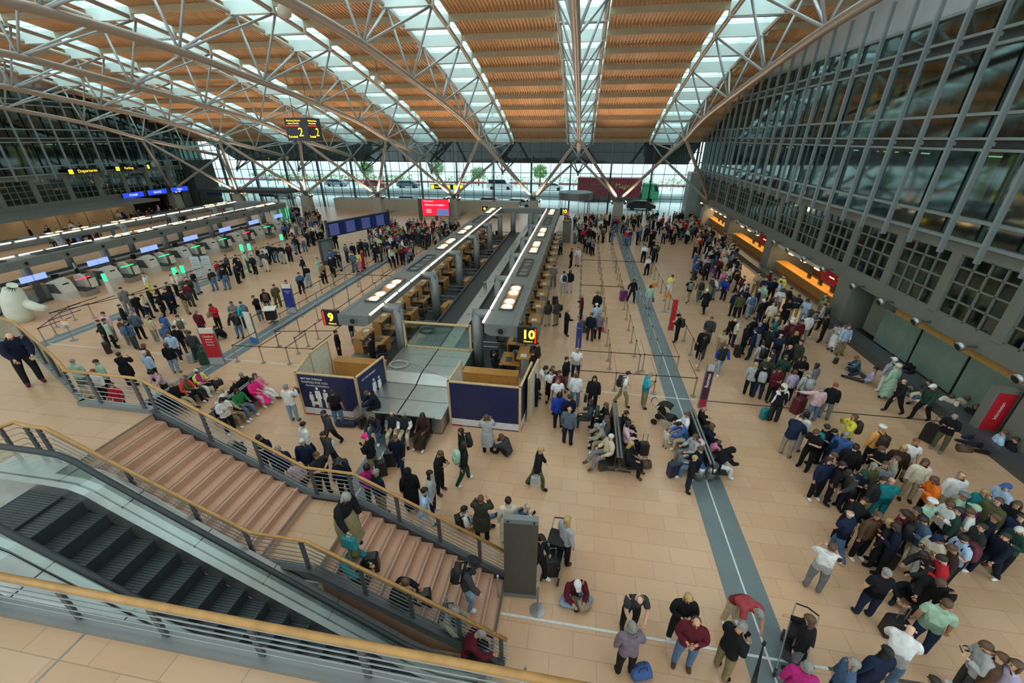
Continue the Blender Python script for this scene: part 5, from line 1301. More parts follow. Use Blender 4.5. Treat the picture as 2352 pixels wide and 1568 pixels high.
# @x0,y0,scale place ; then: x y pose heading top bottom hair opts [own words]
DATA = '''
@1620,560,4.48 in the crowd before the right-hand counters
20 480 wk 10 k~ k cap:white - walking away in a long coat and white cap
72 350 wk 20 dgrey khaki short:hdk bp:k walking toward the counters with a slung bag
118 345 st 250 white jean short:hwh - 
112 222 bg 280 purple jean short:hdk bp:k with purple shirt at the crowd edge
203 300 ph 200 pink jean pony:hdk s.92 in pink
206 432 st 90 royal navy short:hbr s.62 child beside a green case
255 255 st 20 cream dgrey short:hwh w1.1 
130 58 st 10 char k short:hdk - 
60 10 st 20 k k short:hbk - 
213 112 st 350 sand sand long:hdk coat.5,sk3 in a long sand-coloured coat
292 60 st 330 dgrey k short:hdk - 
262 48 st 200 white jean short:hgr -
325 125 st 120 k k short:hbk -
386 180 ph 200 grey dgrey short:hdk -
345 160 st 80 char k long:hdk -
310 205 fa 210 white k short:hdk -
330 280 st 100 k beige bob:hdk -
368 270 ph 190 brown k short:hbr -
405 330 st 160 maroon navy pony:hbr -
440 425 st 60 k k bob:hdk -
418 405 tr 20 white navy cap:white - leaning forward in a white top
560 305 fa 200 beige khaki bald w1.1 with arms folded, bald
690 268 fa 190 maroon dgrey bald - 
630 355 st 120 navy beige bald -
722 362 st 160 dnavy k bald w1.1
775 402 st 30 lblue red long:hdk -
818 350 ph 180 lemon jean long:hdk s.95
788 480 ph 170 white grey bob:hbr hb:grey
895 460 fa 190 k dgrey long:hdk -
965 540 ph 150 char beige short:hdk -
1052 585 ph 130 lblue pjean long:hdk -
872 585 fa 180 k k bob:hdk coat.5 in a black dress with folded arms
1235 535 st 90 green beige short:hdk -
1245 565 st 120 khaki k short:hdk - 
1228 630 bg 40 lgrey k short:hdk bp:k
1270 742 st 60 k k short:hdk tr:lgrey,big
1155 712 ph 210 grey k short:hdk -
1080 735 st 20 white stone bob:hdk w1.1 from behind in a white jumper
325 500 st 20 navy k short:hdk bp:navy
378 522 st 10 olive k short:hdk w1.1 in an olive T-shirt from behind
430 478 st 330 dnavy k short:hdk - 
495 520 wk 340 lblue pjean bob:blond bp:denim with a denim-blue backpack
555 480 st 60 navy grey short:hwh -
625 440 ph 190 mint stone bob:blond -
600 585 st 30 k navy cap:white - 
685 568 st 350 k k long:hdk -
705 615 st 340 cream beige bald w1.15 broad man in a cream jacket, bald
760 712 st 100 brown beige short:hbr -
735 772 st 60 teal navy cap:beige -
905 775 st 20 white maroon cap:white -
615 782 st 170 dnavy navy bald -
505 775 st 20 k k short:hbk -
310 785 tr 190 k k bald - 
362 800 ph 250 cream navy short:hgr s.95
860 800 st 90 cream k bob:hdk -
1000 800 st 200 maroon dgrey short:hdk -
@1640,700,4.48 in the middle of the right-hand crowd
112 280 wk 180 beige! khaki short:hdk w1.1 striding toward the camera in a beige T-shirt
120 425 wk 190 royal+ pjean bob:hbr sh:white in a blue hi-vis vest walking toward the camera
355 222 st 270 k k bob:hdk tr:k
475 200 st 10 navy lgrey! short:hgr w1.3,sh:white broad man in navy top and grey shorts
430 268 st 60 navy navy short:hdk -
690 232 st 30 dnavy k short:hgr -
692 312 st 160 navy! navy bald w1.1
850 292 st 20 k k bob:bl2 -
895 382 st 100 dolive dolive short:hdk coat.3,w1.1 in a dark olive coat
790 430 st 200 k k fringe:hwh hb:k
742 535 st 350 dgreen dgreen short:hbr w1.05
510 402 st 10 lgrey navy short:hbk bp:k in a pale hoodie with black backpack
567 552 st 170 dolive k bald -
430 612 st 340 lgrey k bob:blond sh:brown
530 632 st 350 k navy short:hdk bp:lgrey with a pale grey backpack
680 670 fa 190 maroon k short:hbk w1.15
835 690 st 20 lav k bob:hbr s.95 in a lavender top, curly hair
925 552 fa 180 k k long:hdk -
1060 622 st 30 grey k long:hdk -
985 700 st 20 lgrey navy short:hgr bp:lgrey
610 480 st 60 dgrey navy short:hdk -
600 250 st 300 char k short:hdk -
800 175 st 20 maroon dgrey cap:white bp:maroon
@1680,840,4.072 by the dark floor line on the right
478 210 st 350 k char short:hdk w1.1,sh:brown in a black suit beside a blue case
492 195 st 10 white k hood:cream -
843 205 po 10 lpink jean short:hgr w1.1 in a pink jumper pointing left
975 182 st 340 k grey short:hred -
655 490 tr 300 navy stone short:hdk w1.3 broad man in a navy jacket and brown trousers
705 452 st 300 white lgrey bob:hbk -
790 622 ph 120 k! k short:hbr bp:teal
890 572 st 20 k k short:hdk -
962 615 ph 90 navy navy short:hbk w1.1
1075 640 st 330 blue denim short:hgr w1.15
1150 480 tk 90 yellow olive bob:hbr bp:dbrown in a yellow jacket holding up a phone
1160 755 st 20 k k short:hdk w1.1
@1880,720,4.072 beside the right wall
190 112 ph 120 lgrey white short:hdk s.92,skirt
255 122 ph 200 white slate short:hred s.97
290 122 st 180 lblue khaki short:hbr w1.05 in a pale denim jacket
355 415 sc 60 denim navy short:hred sh:grey sitting on the floor in a blue jacket
535 518 so 60 lav dgrey short:hdk sh:k sitting on the floor with legs stretched out
710 432 st 10 lgrey white cap:white bp:lgrey
745 492 st 20 mint mint turban:cream coat.75 in a long mint dress and pale headwrap
850 485 sk 90 dnavy dnavy hijab:k -
800 632 wk 100 k k fringe:hgr w1.1
1030 640 so 80 dgrey grey short:hdk - sitting on the floor in dark grey
980 732 sk 110 cream jean short:hbr - kneeling in a cream top
1070 685 wk 100 dgreen k cap:white w1.15 in a dark green jacket and white cap
1245 772 sc 120 cream k bob:hbr - sitting by the wall in cream, nearest the totem but two
@2000,900,3.733 in the bottom right crowd
830 55 sc 130 sand k bob:hbr - sitting by the red totem in sand
905 125 so 100 k k bob:hbr w1.1 in black sitting below the red totem
718 215 ph 130 k olive short:hgr tr:k,big,sh:grey standing with a large black case
1142 352 so 60 lblue navy short:hbr w1.3,sc1 man in a navy suit leaning on the right kerb
1240 410 so 60 k k short:hdk -
95 305 st 20 apricot k beret:white bp:dbrown in an orange shirt and white flat cap
390 428 st 160 white! khaki short:hred w1.05
282 480 st 150 dbrown k bob:blond -
92 488 ph 100 k! k short:hbr w1.05
218 575 st 60 stone khaki short:hbr w1.15
470 602 st 160 cream beige bob:hbr -
182 755 st 350 teal! teal bald w1.35,sk5 broad man in a teal T-shirt
545 755 ph 90 orange k bob:hbr - in an orange jacket
785 715 st 170 white beige fringe:hgr w1.1
1162 815 fa 100 lblue navy cap:blue -
980 865 st 90 teal denim bob:bl2 -
@1780,960,4.48 left in the bottom right crowd
608 385 ph 240 k! olive! short:hbr w1.4,sh:dgrey big man in black T-shirt and olive shorts
830 300 st 330 k k short:hdk w1.15
1020 495 st 200 olive dolive long:hgr -
915 570 ph 190 navy! navy cap:dgreen w1.15
925 850 tr 290 k k short:hbk w1.1 bending forward in black
700 480 st 240 k k short:hdk -
560 440 st 200 navy k bob:hdk w1.1
760 560 tr 100 dgrey k short:hdk -
1120 640 st 200 char khaki short:hdk -
1140 480 st 160 grey navy short:hbr -
@1860,1100,4.073 in the lower right crowd
370 318 wk 30 navy! denim fringe:hwh w1.35 large person in navy T-shirt seen from behind
640 345 st 200 brown k short:hbr sk3
740 405 bg 60 k k bob:bl2 hb:mustard,tr:k
208 635 tk 330 white! grey short:hbr w1.2 in a white T-shirt with a raised arm beside a black bag
1060 385 ph 90 denim cream short:hdk -
880 320 st 30 maroon k short:hdk bp:k
@2052,1060,3.733 in the lower right corner crowd
325 345 st 20 mint! grey beret:white w1.1
490 375 ph 90 white k long:hbr -
600 295 st 40 mint dgreen beret:grey -
655 435 ph 60 white! cream short:hbr w1.05
1060 370 fa 120 k k bob:hbr -
1080 590 ph 100 dgreen k bob:hwh -
380 660 ph 90 cream white cap:navy -
600 660 ph 90 lblue! k short:hbk bp:maroon
415 835 ph 60 red beige short:hdk w1.0 in a red top
700 400 st 30 purple navy cap:mint -
960 640 wk 90 dnavy dnavy short:hdk w1.1
500 745 ph 60 dbrown k short:hbr -
20 560 ph 60 dnavy k bob:hdk w1.1
200 420 st 100 brown k short:hdk bp:k
260 800 tr 80 char k bob:hdk -
560 420 st 80 dgreen navy short:hdk -
870 480 st 60 dnavy navy short:hbr w1.1
760 560 st 90 char k short:hdk -
900 340 st 120 olive denim short:hbr -
1100 480 st 100 navy k short:hdk -
@1840,1260,2.625 at the bottom right
515 142 st 350 k! navy short:hgr w1.35,tr:k broad man in black T-shirt with dark jeans and a case
690 235 sk 120 k k bob:hdk - crouching in black
842 205 tr 120 k k short:hbr w1.1
878 330 st 340 mint! navy short:hbr w1.2
662 482 tr 320 white! jean bald w1.5,sk2 large bald man in a white T-shirt
515 618 st 20 navy navy long:hbk -
312 690 st 60 denim navy bob:hgr -
42 708 st 340 mag k bob:hgr - in a magenta top, grey curls
1115 590 ph 60 lgrey dgrey short:hbr w1.1,bp:k
1205 655 st 60 brown navy short:hbr -
800 800 st 30 cream k short:hdk -
1290 700 st 90 lav grey bob:hbr -
@1380,1340,2.489 at the bottom centre
222 92 tr 190 dgrey! k fringe:hwh w1.2 in a grey polo shirt looking down
180 245 bg 10 mauve k bob:hgr w1.2 in a mauve top with a blue bag at the feet
500 85 fa 180 k k bob:blond sh:white in a black tracksuit, blond
548 222 fa 170 maroon jean fringe:hgr w1.25,sk5 bald man in a maroon jersey
808 250 ph 300 k khaki short:hgr w1.15 reading a bright phone screen
905 172 bd 190 plaid! beige short:hgr w1.15 bent over a camera tripod in a red plaid shirt
1192 205 bg 60 k grey long:hbr - in black top with a buggy
@150,790,3.278 near the left benches
55 132 fa 10 mint grey short:hgr w1.1
228 135 fa 170 mint k short:hdk -
205 205 st 180 white k bob:hred s.95
402 78 tk 20 k k short:hdk coat.35,w1.1 in a long black coat taking a photo
595 65 st 350 lblue k short:hwh w1.1
640 215 tr 180 lpink dbrown bob:hbk sk4 -
130 300 si 180 beige k cap:olive - 
345 310 sw 190 red k short:hdk s.97 in a red jacket behind the stair railing
505 410 sf 180 dnavy k short:hdk -
890 190 si 300 mag k bob:hbr - seated in magenta
825 245 si 290 olive dgrey bob:hbr - 
887 262 si 270 coral k short:hgr w1.1 seated in a coral jacket
965 202 si 280 lemon white short:hwh sh:white seated in a pale yellow jacket
795 305 sx 270 k beige short:hgr - seated in black
@480,820,3.734 on the second left bench
120 285 si 110 white grey bob:blond -
110 368 ph 250 white k bob:hbk -
112 362 si 260 beige khaki long:hbk sh:white - 
225 290 si 260 green jean bob:hbk sh:white seated in a green jacket
245 205 si 80 k k bald -
318 155 si 80 k k short:hgr -
342 195 si 260 hot lpink bob:hbk coat.35 in a hot pink coat
412 160 sx 270 pink white bob:hbr sh:brown in a pink top with crossed legs
@480,820,3.734 in the open floor left of the hoarding
658 255 tk 350 white pjean short:hgr w1.1,hb:brown in a white hooded jacket taking a photo
1060 300 st 20 k! jean short:hdk w1.1 in black T-shirt before the navy hoarding
980 480 wk 150 dgrey k short:hdk w1.05
808 578 wk 330 white k bun:hbk s.95 striding away in a white top
795 728 st 200 navy olive short:hwh w1.1 white-haired in a navy jacket
425 692 ph 190 dnavy k short:hdk w1.15
592 790 st 210 navy k short:hgr - in a navy blazer behind the railing
925 842 fa 240 char! k short:hbr w1.1 with folded arms behind the railing
1035 708 st 90 white denim short:hbr s.66 child in white
975 665 wk 160 dgrey k short:hdk - 
195 738 sf 210 dgrey k short:hgr - 
@560,960,3.733 behind the stair railing
425 372 st 240 lpink k short:hbr s.97
815 370 st 200 dnavy k cap:dgrey bp:navy
1040 162 ph 80 k khaki cap:hot - in a black top and pink cap holding a phone
1052 415 st 30 mag navy bob:hdk - in magenta
1137 465 st 330 dnavy khaki short:hgr w1.05
1297 172 wp 190 dnavy navy short:hbr tr:char standing with luggage on the grey stripe
@820,900,3.447 on the bench before the steel cover
78 10 sf 120 dnavy k short:hbr z.25,sh:white sitting on a box against the hoarding
150 168 sf 190 char denim short:hdk - bent forward in a striped top
275 168 si 185 grey+ sand bald sh:brown in a grey waistcoat and sand trousers
370 178 si 180 white+ sand short:hgr sk4 in white shirt and dark waistcoat
515 192 si 180 dbrown dbrown bob:hdk sk4,coat.4,sh:white in a brown coat and pale scarf
@820,900,3.447 on the open floor near the steel cover
820 312 st 120 k dgrey long:hdk bp:k
852 415 wp 300 k dgreen bob:hdk bp:mint,sh:white walking with a mint backpack
1028 200 tk 10 lgrey k long:hbr coat.55 in a long pale coat holding up both arms
1145 355 sk 60 dgrey k bob:hbr - crouching beside the hoarding
400 630 st 20 k k hijab:k coat.7 in a long black robe and headscarf
660 490 ph 260 k k short:hbr w1.0 in a black tracksuit reading a phone
578 645 st 290 lgrey navy long:hbk -
535 782 wp 300 lblue white short:hbk tr:lgrey in a light blue shirt with a silver case
@920,1060,2.489 at the foot of the stairs
365 272 so 290 white! jean short:hbk bp:k sitting on the floor in a white T-shirt
458 212 tk 10 dolive k short:hbr coat.4,w1.05 in a dark olive coat from behind
615 222 st 10 cream cream bun:hbk coat.7 in a long cream dress and headband
725 262 ph 300 denim k fringe:hgr bp:denim bald, behind the grey pillar
955 332 st 320 lgrey k long:blond - with long blond hair beside a pushchair bag
805 440 wp 260 k k short:hbk sh:white in black leaning by the pillar
1012 700 sc 190 maroon pjean cap:white w1.0 sitting cross-legged in a red top and white cap
@0,0,1 on the stairs
1085 1292 dn 280 dgrey pjean hat:char bp:k,tr:navy,z.45,sh:white in a plaid jacket walking down the stairs
795 1142 dn 260 k khaki bob:hgr w1.15,z2.2,hb:teal,sh:navy,skirt in black top and beige skirt on the stair landing
812 1272 sf 275 teal navy hat:olive z1.23 sitting on the stairs in an olive hat
930 1338 sf 278 k brown short:hbr z.73 sitting on the stairs in black, head bowed
1045 1405 sf 275 stone jean bob:hgr z.05 sitting on the stairs, grey-haired
1105 1455 sf 280 maroon k short:hgr sk5 sitting on the bottom steps in maroon
@0,0,1 on the upper gallery
22 772 tr 250 dnavy k bald z4.4,w1.15,sh:maroon,sk5 bald in a navy jacket on the upper landing
@0,0,1 on the open floor
1243 1033 wk 290 k olive short:blond hb:lgrey walking alone in the open centre
@1200,780,3.734 right of the navy hoarding
470 82 st 180 white! navy bald w1.15 bald man in a white shirt
382 168 st 250 k grey short:hdk w1.05
128 40 st 250 dbrown dgrey short:hdk bp:k
90 108 st 60 k k short:hdk -
200 242 tr 260 white k bob:hdk -
245 272 st 200 white! k! short:hdk - in a white T-shirt and black shorts
318 285 st 200 maroon k short:hdk -
305 345 st 190 white! jean pony:hbr -
465 302 st 10 white jean bob:hbr -
318 470 st 10 royal dnavy bob:hbk hb:stone in a bright blue jacket
402 492 st 30 dnavy k short:hdk w1.1
405 592 st 350 slate dnavy bald w1.15 bald in a grey-blue blazer
620 332 st 180 k k long:hbk hb:dnavy
98 300 st 10 k k long:hbk - in a black dress beside the hoarding
262 245 st 200 char k short:hbr -
@1200,780,3.734 on the floor inside the right barrier
908 292 wk 280 white! khaki short:hbk bp:k striding with a black backpack
1100 300 ph 270 turq! khaki short:hgr w1.15 in a turquoise polo shirt
@1320,900,3.36 on the centre right bench
125 78 si 90 dgrey dgrey bob:hdk bp:dgreen -
210 100 si 95 k k bob:hbr -
195 198 si 90 lblue navy short:hbr -
262 228 si 90 dgrey k long:hbr -
215 268 sf 90 stone beige bob:hgr -
235 342 sx 110 sand grey short:hwh w1.1 at the near bench end in a sand jacket
362 160 si 270 k k short:hdk -
430 245 si 270 lpink k bob:hdk -
450 402 si 250 k k long:blond - with long blond hair at the bench end
@1320,900,3.36 on the bench over the grey stripe
835 172 si 90 white lgrey short:hbr -
825 252 sf 85 blue sand short:hbk w1.1
715 292 st 300 cream sand short:hbr s.5 toddler in cream before the bench
928 345 si 95 lgrey grey bob:hbr bp:lpink
970 442 si 90 dnavy jean short:hbr -
930 510 st 260 k navy short:blond s.85 child in black standing at the bins
998 130 si 270 k olive bald w1.1,sh:white
1028 262 si 280 dnavy navy bob:hbr -
1030 378 sf 270 pink pink bob:hbr s.7 child in pink on the bench
1090 440 sf 270 k white hood:k -
@1360,480,7.127 on the right hall floor
870 600 wp 180 white! k short:hbr hb:brown
1080 578 wk 200 olive k bob:blond hb:k
965 800 tr 200 white! k short:hdk tr:k
1318 1100 ph 200 lemon white! short:hdk sh:white in a pale yellow top and white shorts
1620 1160 wk 350 k! beige short:hdk bp:grey
1795 1158 wk 0 khaki slate short:hbr bp:k
692 1170 wp 200 k k long:hdk tr:purple,big beside a purple case
965 1265 st 20 mint lgrey bob:hdk hb:slate
1310 365 wk 280 k k short:hdk s.75
908 300 wp 20 char k bob:hdk tr:k
975 370 st 10 k k short:hdk -
1020 640 wk 170 navy k short:hdk s.9
795 300 ph 190 stone k bob:hdk s.97,tr:slate
1010 480 st 20 k k short:hdk -
@1240,600,4.48 beside the right side desks
250 115 st 10 white lgrey short:hbk bp:navy with a navy backpack at the desks
315 102 st 10 k lpink bob:hbr -
430 352 bg 90 maroon navy bob:blond -
598 330 st 10 k k hat:tan - in a straw hat in the barrier lane
585 450 ph 20 lblue white cap:white -
535 545 st 350 dnavy dbrown short:hbr w1.1
612 535 st 10 mauve k bob:hgr hb:red
292 505 bg 300 k k bald w1.05 bald in black
175 412 st 60 dgrey khaki bob:hdk hb:k
88 420 st 50 dolive beige bob:hbk -
145 60 st 60 grey grey short:hdk tr:k
@1240,460,5.6 at the far end of the right side desks
410 640 wk 10 k! k! short:hdk -
490 630 wk 20 white lpink! long:hdk s.95
380 215 st 20 brown k bob:hdk -
270 490 st 60 slate k short:hdk tr:k
360 150 st 30 lblue navy short:hgr -
455 190 st 20 slate k short:hdk -
510 200 st 10 k k short:hdk -
640 185 st 10 red k short:hwh -
680 165 st 20 k k short:hdk -
740 180 st 20 k k short:hdk -
795 200 st 20 stone k bob:hgr -
790 235 st 20 white olive short:hdk -
590 290 st 20 k k short:hdk -
640 330 st 10 maroon k short:hdk -
690 330 st 10 lpink k bob:hbr -
765 350 st 20 lgrey k bob:hgr tr:k
825 350 st 20 olive k short:hdk -
600 470 st 10 k k short:hdk -
640 480 st 10 mauve k bob:hdk -
690 500 st 10 grey k bob:blond tr:k
905 160 st 20 k navy short:hdk -
975 200 st 20 slate k short:hdk -
1080 170 st 20 k k short:hdk -
660 250 st 10 k k short:hdk -
@1400,680,5.6 along the right barrier lane
885 255 ph 60 k k cap:k bp:k in black with cap and backpack
1315 290 wk 170 dgrey jean short:hbr w1.05 in a grey jacket over white shirt
1235 440 st 160 k k short:hdk hb:k
1235 540 st 60 k dgrey! bob:hdk sh:white
@200,600,4.073 in the left queue
315 265 st 60 grey grey short:hdk -
520 110 st 190 white lemon short:hbk bp:k,coat.4 in a pale yellow dress with dark waistcoat
425 302 st 20 k k short:hdk w1.1
290 402 st 200 k k short:hgr w1.05
145 492 st 190 lpink grey short:hbk -
90 545 st 40 char k short:hbr bp:k
160 552 st 330 mint k short:hdk tr:k,w1.05
308 548 st 10 brown grey short:hbr -
362 570 st 350 denim dgrey short:hbr bp:denim
418 482 st 30 slate k short:hgr -
495 325 ph 200 sand navy short:hdk bp:slate
555 250 st 240 k k short:hdk -
640 248 st 200 k k short:hdk -
640 288 st 350 k k short:hgr bp:k
728 272 st 10 dnavy dnavy short:hdk bp:k,w1.1
745 218 st 200 k k short:hdk w1.05
870 268 st 350 k khaki short:hgr bp:k
905 215 ph 190 maroon dgrey short:hgr -
980 108 st 20 k pjean short:hbk sh:white
930 165 st 350 dolive k cap:white w1.05
780 125 st 200 cream k short:hbr s.97
845 120 st 60 cream grey short:hbr -
565 518 st 350 sand stone short:hgr w1.1
695 498 st 10 blue navy short:hgr -
705 600 st 10 denim dnavy short:hgr w1.1
845 520 ph 60 white khaki short:hbk bp:olive in white with an olive backpack
812 618 st 20 k k short:hbk w1.0
758 682 st 200 lblue navy short:hdk -
735 780 st 10 k pjean bob:hbr s.97
955 668 st 20 dgrey dgreen short:hdk tr:dgreen,big
1020 470 st 10 maroon dgrey short:hgr w1.1
1155 415 ph 190 red k short:hdk hb:tan in a red jacket with brown bag
530 790 st 350 brown navy bob:hbr -
@380,560,4.48 in the queue along the self-service kiosks
615 132 st 180 dgrey k short:hbr w1.05
715 140 ph 190 k k short:hdk -
752 155 st 20 k k short:hdk bp:k,sh:white
575 190 st 20 k k short:hdk -
515 182 st 20 red jean short:hbr s.95
455 262 st 250 dbrown jean bob:hbr bp:brown,tr:teal
585 258 st 10 k jean short:hdk w1.1
700 200 st 10 char k short:hdk tr:maroon
815 98 st 30 mint olive bob:hbr -
880 112 st 350 navy k short:hdk bp:grey
932 50 ph 60 k lgrey hijab:k coat.3
1000 90 st 10 dgrey cream bob:hbr -
1010 35 st 60 white k cap:red -
1058 15 st 20 navy k bob:hdk -
1105 8 st 10 k jean short:hdk -
1175 20 st 20 k lgrey short:hdk -
1250 15 wk 200 maroon k bob:hdk coat.3
1230 362 st 60 slate k short:hgr -
1005 480 st 60 k grey short:hbr bp:brown
1110 422 st 80 olive olive short:hbr tr:k
902 548 ph 90 k! grey short:hbr -
770 608 st 60 turq navy short:hbr bp:slate,w1.05
675 612 fa 190 grey k short:hdk -
668 735 tr 190 char jean short:hdk -
515 860 sk 120 k k short:hdk - crouching in black
@640,470,4.715 in the far left queue
212 730 st 10 denim k short:hgr tr:k,w1.05
290 670 st 350 k pjean short:hdk -
245 568 st 20 k k short:hdk bp:k
418 578 st 10 mint mint bob:hred tr:olive,coat.3
462 640 st 10 khaki k bob:blond -
550 510 st 20 blue navy short:hgr w1.05
648 515 st 20 k jean short:hbr w1.05
602 490 st 20 slate k short:hbr -
780 512 st 30 olive jean short:hdk -
720 440 st 20 slate navy short:hred -
790 412 st 20 k k short:hdk -
885 382 st 20 dnavy k short:hwh w1.05
935 382 st 20 dgrey char short:hgr w1.05
850 412 st 20 char k short:hdk -
1000 355 st 10 stone navy bob:hbr -
1050 288 st 190 white sand bob:hbr hb:k
905 578 st 200 red red cap:white s.6 child in red
812 625 st 20 slate slate cap:white s.55 child in grey
865 625 st 20 lemon pink short:hbr s.5 child in yellow
560 575 st 10 k k short:hdk bp:k
155 360 st 20 navy jean short:hdk w1.1
190 345 st 20 char k short:hdk -
255 335 st 10 lpink jean short:hgr w1.1
290 285 st 20 k k short:hdk -
350 278 st 20 k k bob:hdk tr:k
92 435 wk 200 maroon k bob:hdk s.95
375 105 wk 10 stone k short:hwh -
600 310 wk 30 k k short:hdk -
445 265 st 20 k k short:hdk -
'''
PLIST = []
def parse():
    tr_ = None
    for ln in DATA.strip().splitlines():
        ln = ln.strip()
        if ln.startswith('@'):
            h, _, place_ = ln[1:].partition(' '); tr_ = [float(q) for q in h.split(',')]+[place_]; continue
        t = ln.split(None, 8)
        while len(t) < 9: t.append('')
        x, y, pose, hd, top, bot, hair, opt, own_ = t
        if opt and not (opt=='-' or any(opt.startswith(q) for q in ('w','s','c','b','t','h','z','p','sk'))) : own_ = opt+' '+own_; opt = '-'
        own_ = own_.strip().lstrip('-').strip()
        o = {}
        for q in opt.split(','):
            if q.startswith('sk') and q[2:].isdigit(): o['skin'] = int(q[2:])
            elif q.startswith('sh:'): o['shoes'] = q[3:]
            elif q.startswith('coat'): o['coat'] = float(q[4:])
            elif q[:1]=='w' and q[1:].replace('.','').isdigit(): o['wide'] = float(q[1:])
            elif q[:1]=='s' and q[1:].replace('.','').isdigit(): o['sc'] = float(q[1:])
            elif q[:1]=='z' and q[1:].replace('.','').isdigit(): o['z'] = float(q[1:])
            elif q!='-' : o['extra'] = o.get('extra','')+q+','
        if top.endswith('~'): top = top[:-1]; o['coat'] = .4
        PLIST.append(dict(u=tr_[0]+float(x)/tr_[2], v=tr_[1]+float(y)/tr_[2], pose=pose, hd=float(hd), top=top, bot=bot, hair=hair, o=o, own=own_, place=tr_[3]))
parse()
prr = random.Random(3)
SEATP = ('si','sf','sx'); used = {}; POS = []
for p in PLIST:
    o = p['o']; sc = o.get('sc',1.0)*(1.0+prr.uniform(-.03,.035)); z0 = o.get('z',0.)
    hd = p['hd']+prr.uniform(-12,12); J = skeleton(p['pose'], min(o.get('wide',1.),1.15))
    hx, hy = at(p['u'], p['v'], z0+J['hc'].z*sc); q = Matrix.Rotation(radians(hd),3,'Z')@J['hc']*sc
    p['x'], p['y'], p['z'], p['sc'], p['h2'] = hx-q.x, hy-q.y, z0, sc, hd
    if z0==0. and p['pose'] in ('so','sc','sk') : pass
for p in PLIST:
    if p['pose'] in SEATP and p['z']==0.:
        for key, c in (('centre right bench',1.85),('bench over the grey',4.82),('second left bench',-13.75),('near the left benches',-16.75)):
            if key in p['place'] and abs(p['x']-c)<.75: p['x'] = c+(.36 if 180<p['h2']%360<360 else -.36)
        if 'steel cover' in p['place']: p['y'] = 11.78
def words(p):
    t = p['top'].rstrip('+'); sh = t.endswith('!'); t = t.rstrip('!'); b_ = p['bot']; bs = b_.endswith('!'); b_ = b_.rstrip('!')
    tw = WORD[t]+(' T-shirt' if sh else ' top'); bw = WORD[b_] if 'jeans' in WORD[b_] else WORD[b_]+(' shorts' if bs else ' trousers')
    return tw, bw
for p in PLIST: p['d'] = sqrt(p['x']**2+p['y']**2+(H-1.6-p['z'])**2)/p['sc']
PLIST.sort(key=lambda p: p['d']); ALLP = PLIST; PLIST = ALLP[:291]; MASS = ALLP[291:]
labs = {}
for p in PLIST:
    tw, bw = words(p)
    if p['own'] and len(p['own'].split())>=4: l = 'person '+p['own'] if not p['own'].startswith(('child','toddler')) else 'child '+p['own'].split(' ',1)[1]
    elif p['own']: l = 'person '+p['own']+', '+p['place']
    else: l = 'person in %s and %s %s'%(tw, bw, p['place'])
    p['lab'] = l; labs.setdefault(l,[]).append(p)
HW = dict(short='short-haired',bob='with a bob haircut',long='long-haired',pony='with ponytail',bun='with hair bun',bald='bald',fringe='balding',cap='in a cap',hat='in a hat',beret='in a flat cap',hood='hooded',hijab='in a headscarf',turban='in a headwrap')
taken = set()
for l, ps in labs.items():
    if len(ps)==1: taken.add(l)
for l, ps in labs.items():
    if len(ps)<2: continue
    for p in ps:
        oth = sorted((q for q in PLIST if q is not p), key=lambda q:(q['x']-p['x'])**2+(q['y']-p['y'])**2)
        tw, bw = words(p); c0 = tw.split(' top')[0]; ex = p['o'].get('extra','')
        hh = HW[p['hair'].split(':')[0]]; done = False
        for q in oth[:6]:
            w2 = words(q)[0]
            if w2==tw: continue
            c = 'person in %s, %s, next to the %s one'%(c0, p['place'], w2)
            if len(c.split())>16: c = 'person in %s next to the %s one, %s'%(c0, w2.replace(' top',''), ' '.join(p['place'].split()[-5:]))
            if c not in taken and len(c.split())<=16: p['lab'] = c; taken.add(c); done = True; break
        if not done: p['grp'] = 'people '+p['place']
for i, p in enumerate(PLIST):
    o = p['o']; d = sqrt(p['x']**2+p['y']**2+H*H); near = d<36
    person(p['x'],p['y'],p['z'],p['h2'],p['pose'],p['top'],p['bot'],p['hair'],p['lab'],skin=o.get('skin',prr.choice((0,0,1,2,2,1,3))),sc=p['sc'],wide=o.get('wide',1.0)*(1.12 if near else 1.2),
        shoes=o.get('shoes',prr.choice(('k','k','char','white','brown'))),near=near,coat=o.get('coat',0),extra=o.get('extra','')+('phone,' if p['pose']=='ph' and d<19 else ''),grp=p.get('grp'),lvl=2 if d<21 else 1)
NP = len(PLIST)
# staff behind the desks
ST_ = [(CX+3.0,17.0,'seated black-suited clerk at the first right desk',90-180,'si'),(CX-3.2,16.9,'clerk in black standing behind the first left desk',90,'st'),(CX-3.0,26.0,'clerk in black at a left desk near the second pillar',90,'si'),(CX-3.1,33.2,'clerk in black at a left desk near the fourth pillar',90,'si'),(CX-5.3,17.3,'traveller in black coat at the first left desk',-70,'st'),(CX-5.6,19.2,'traveller in jeans hidden below the left canopy',-70,'st')]
for i,(x,y,l,hd,ps) in enumerate(ST_): person(x,y,.06 if i<4 else 0,hd,ps,'k','k' if i!=5 else 'jean','short:hdk','person: '+l,skin=i%3,near=True,lvl=1); NP += 1
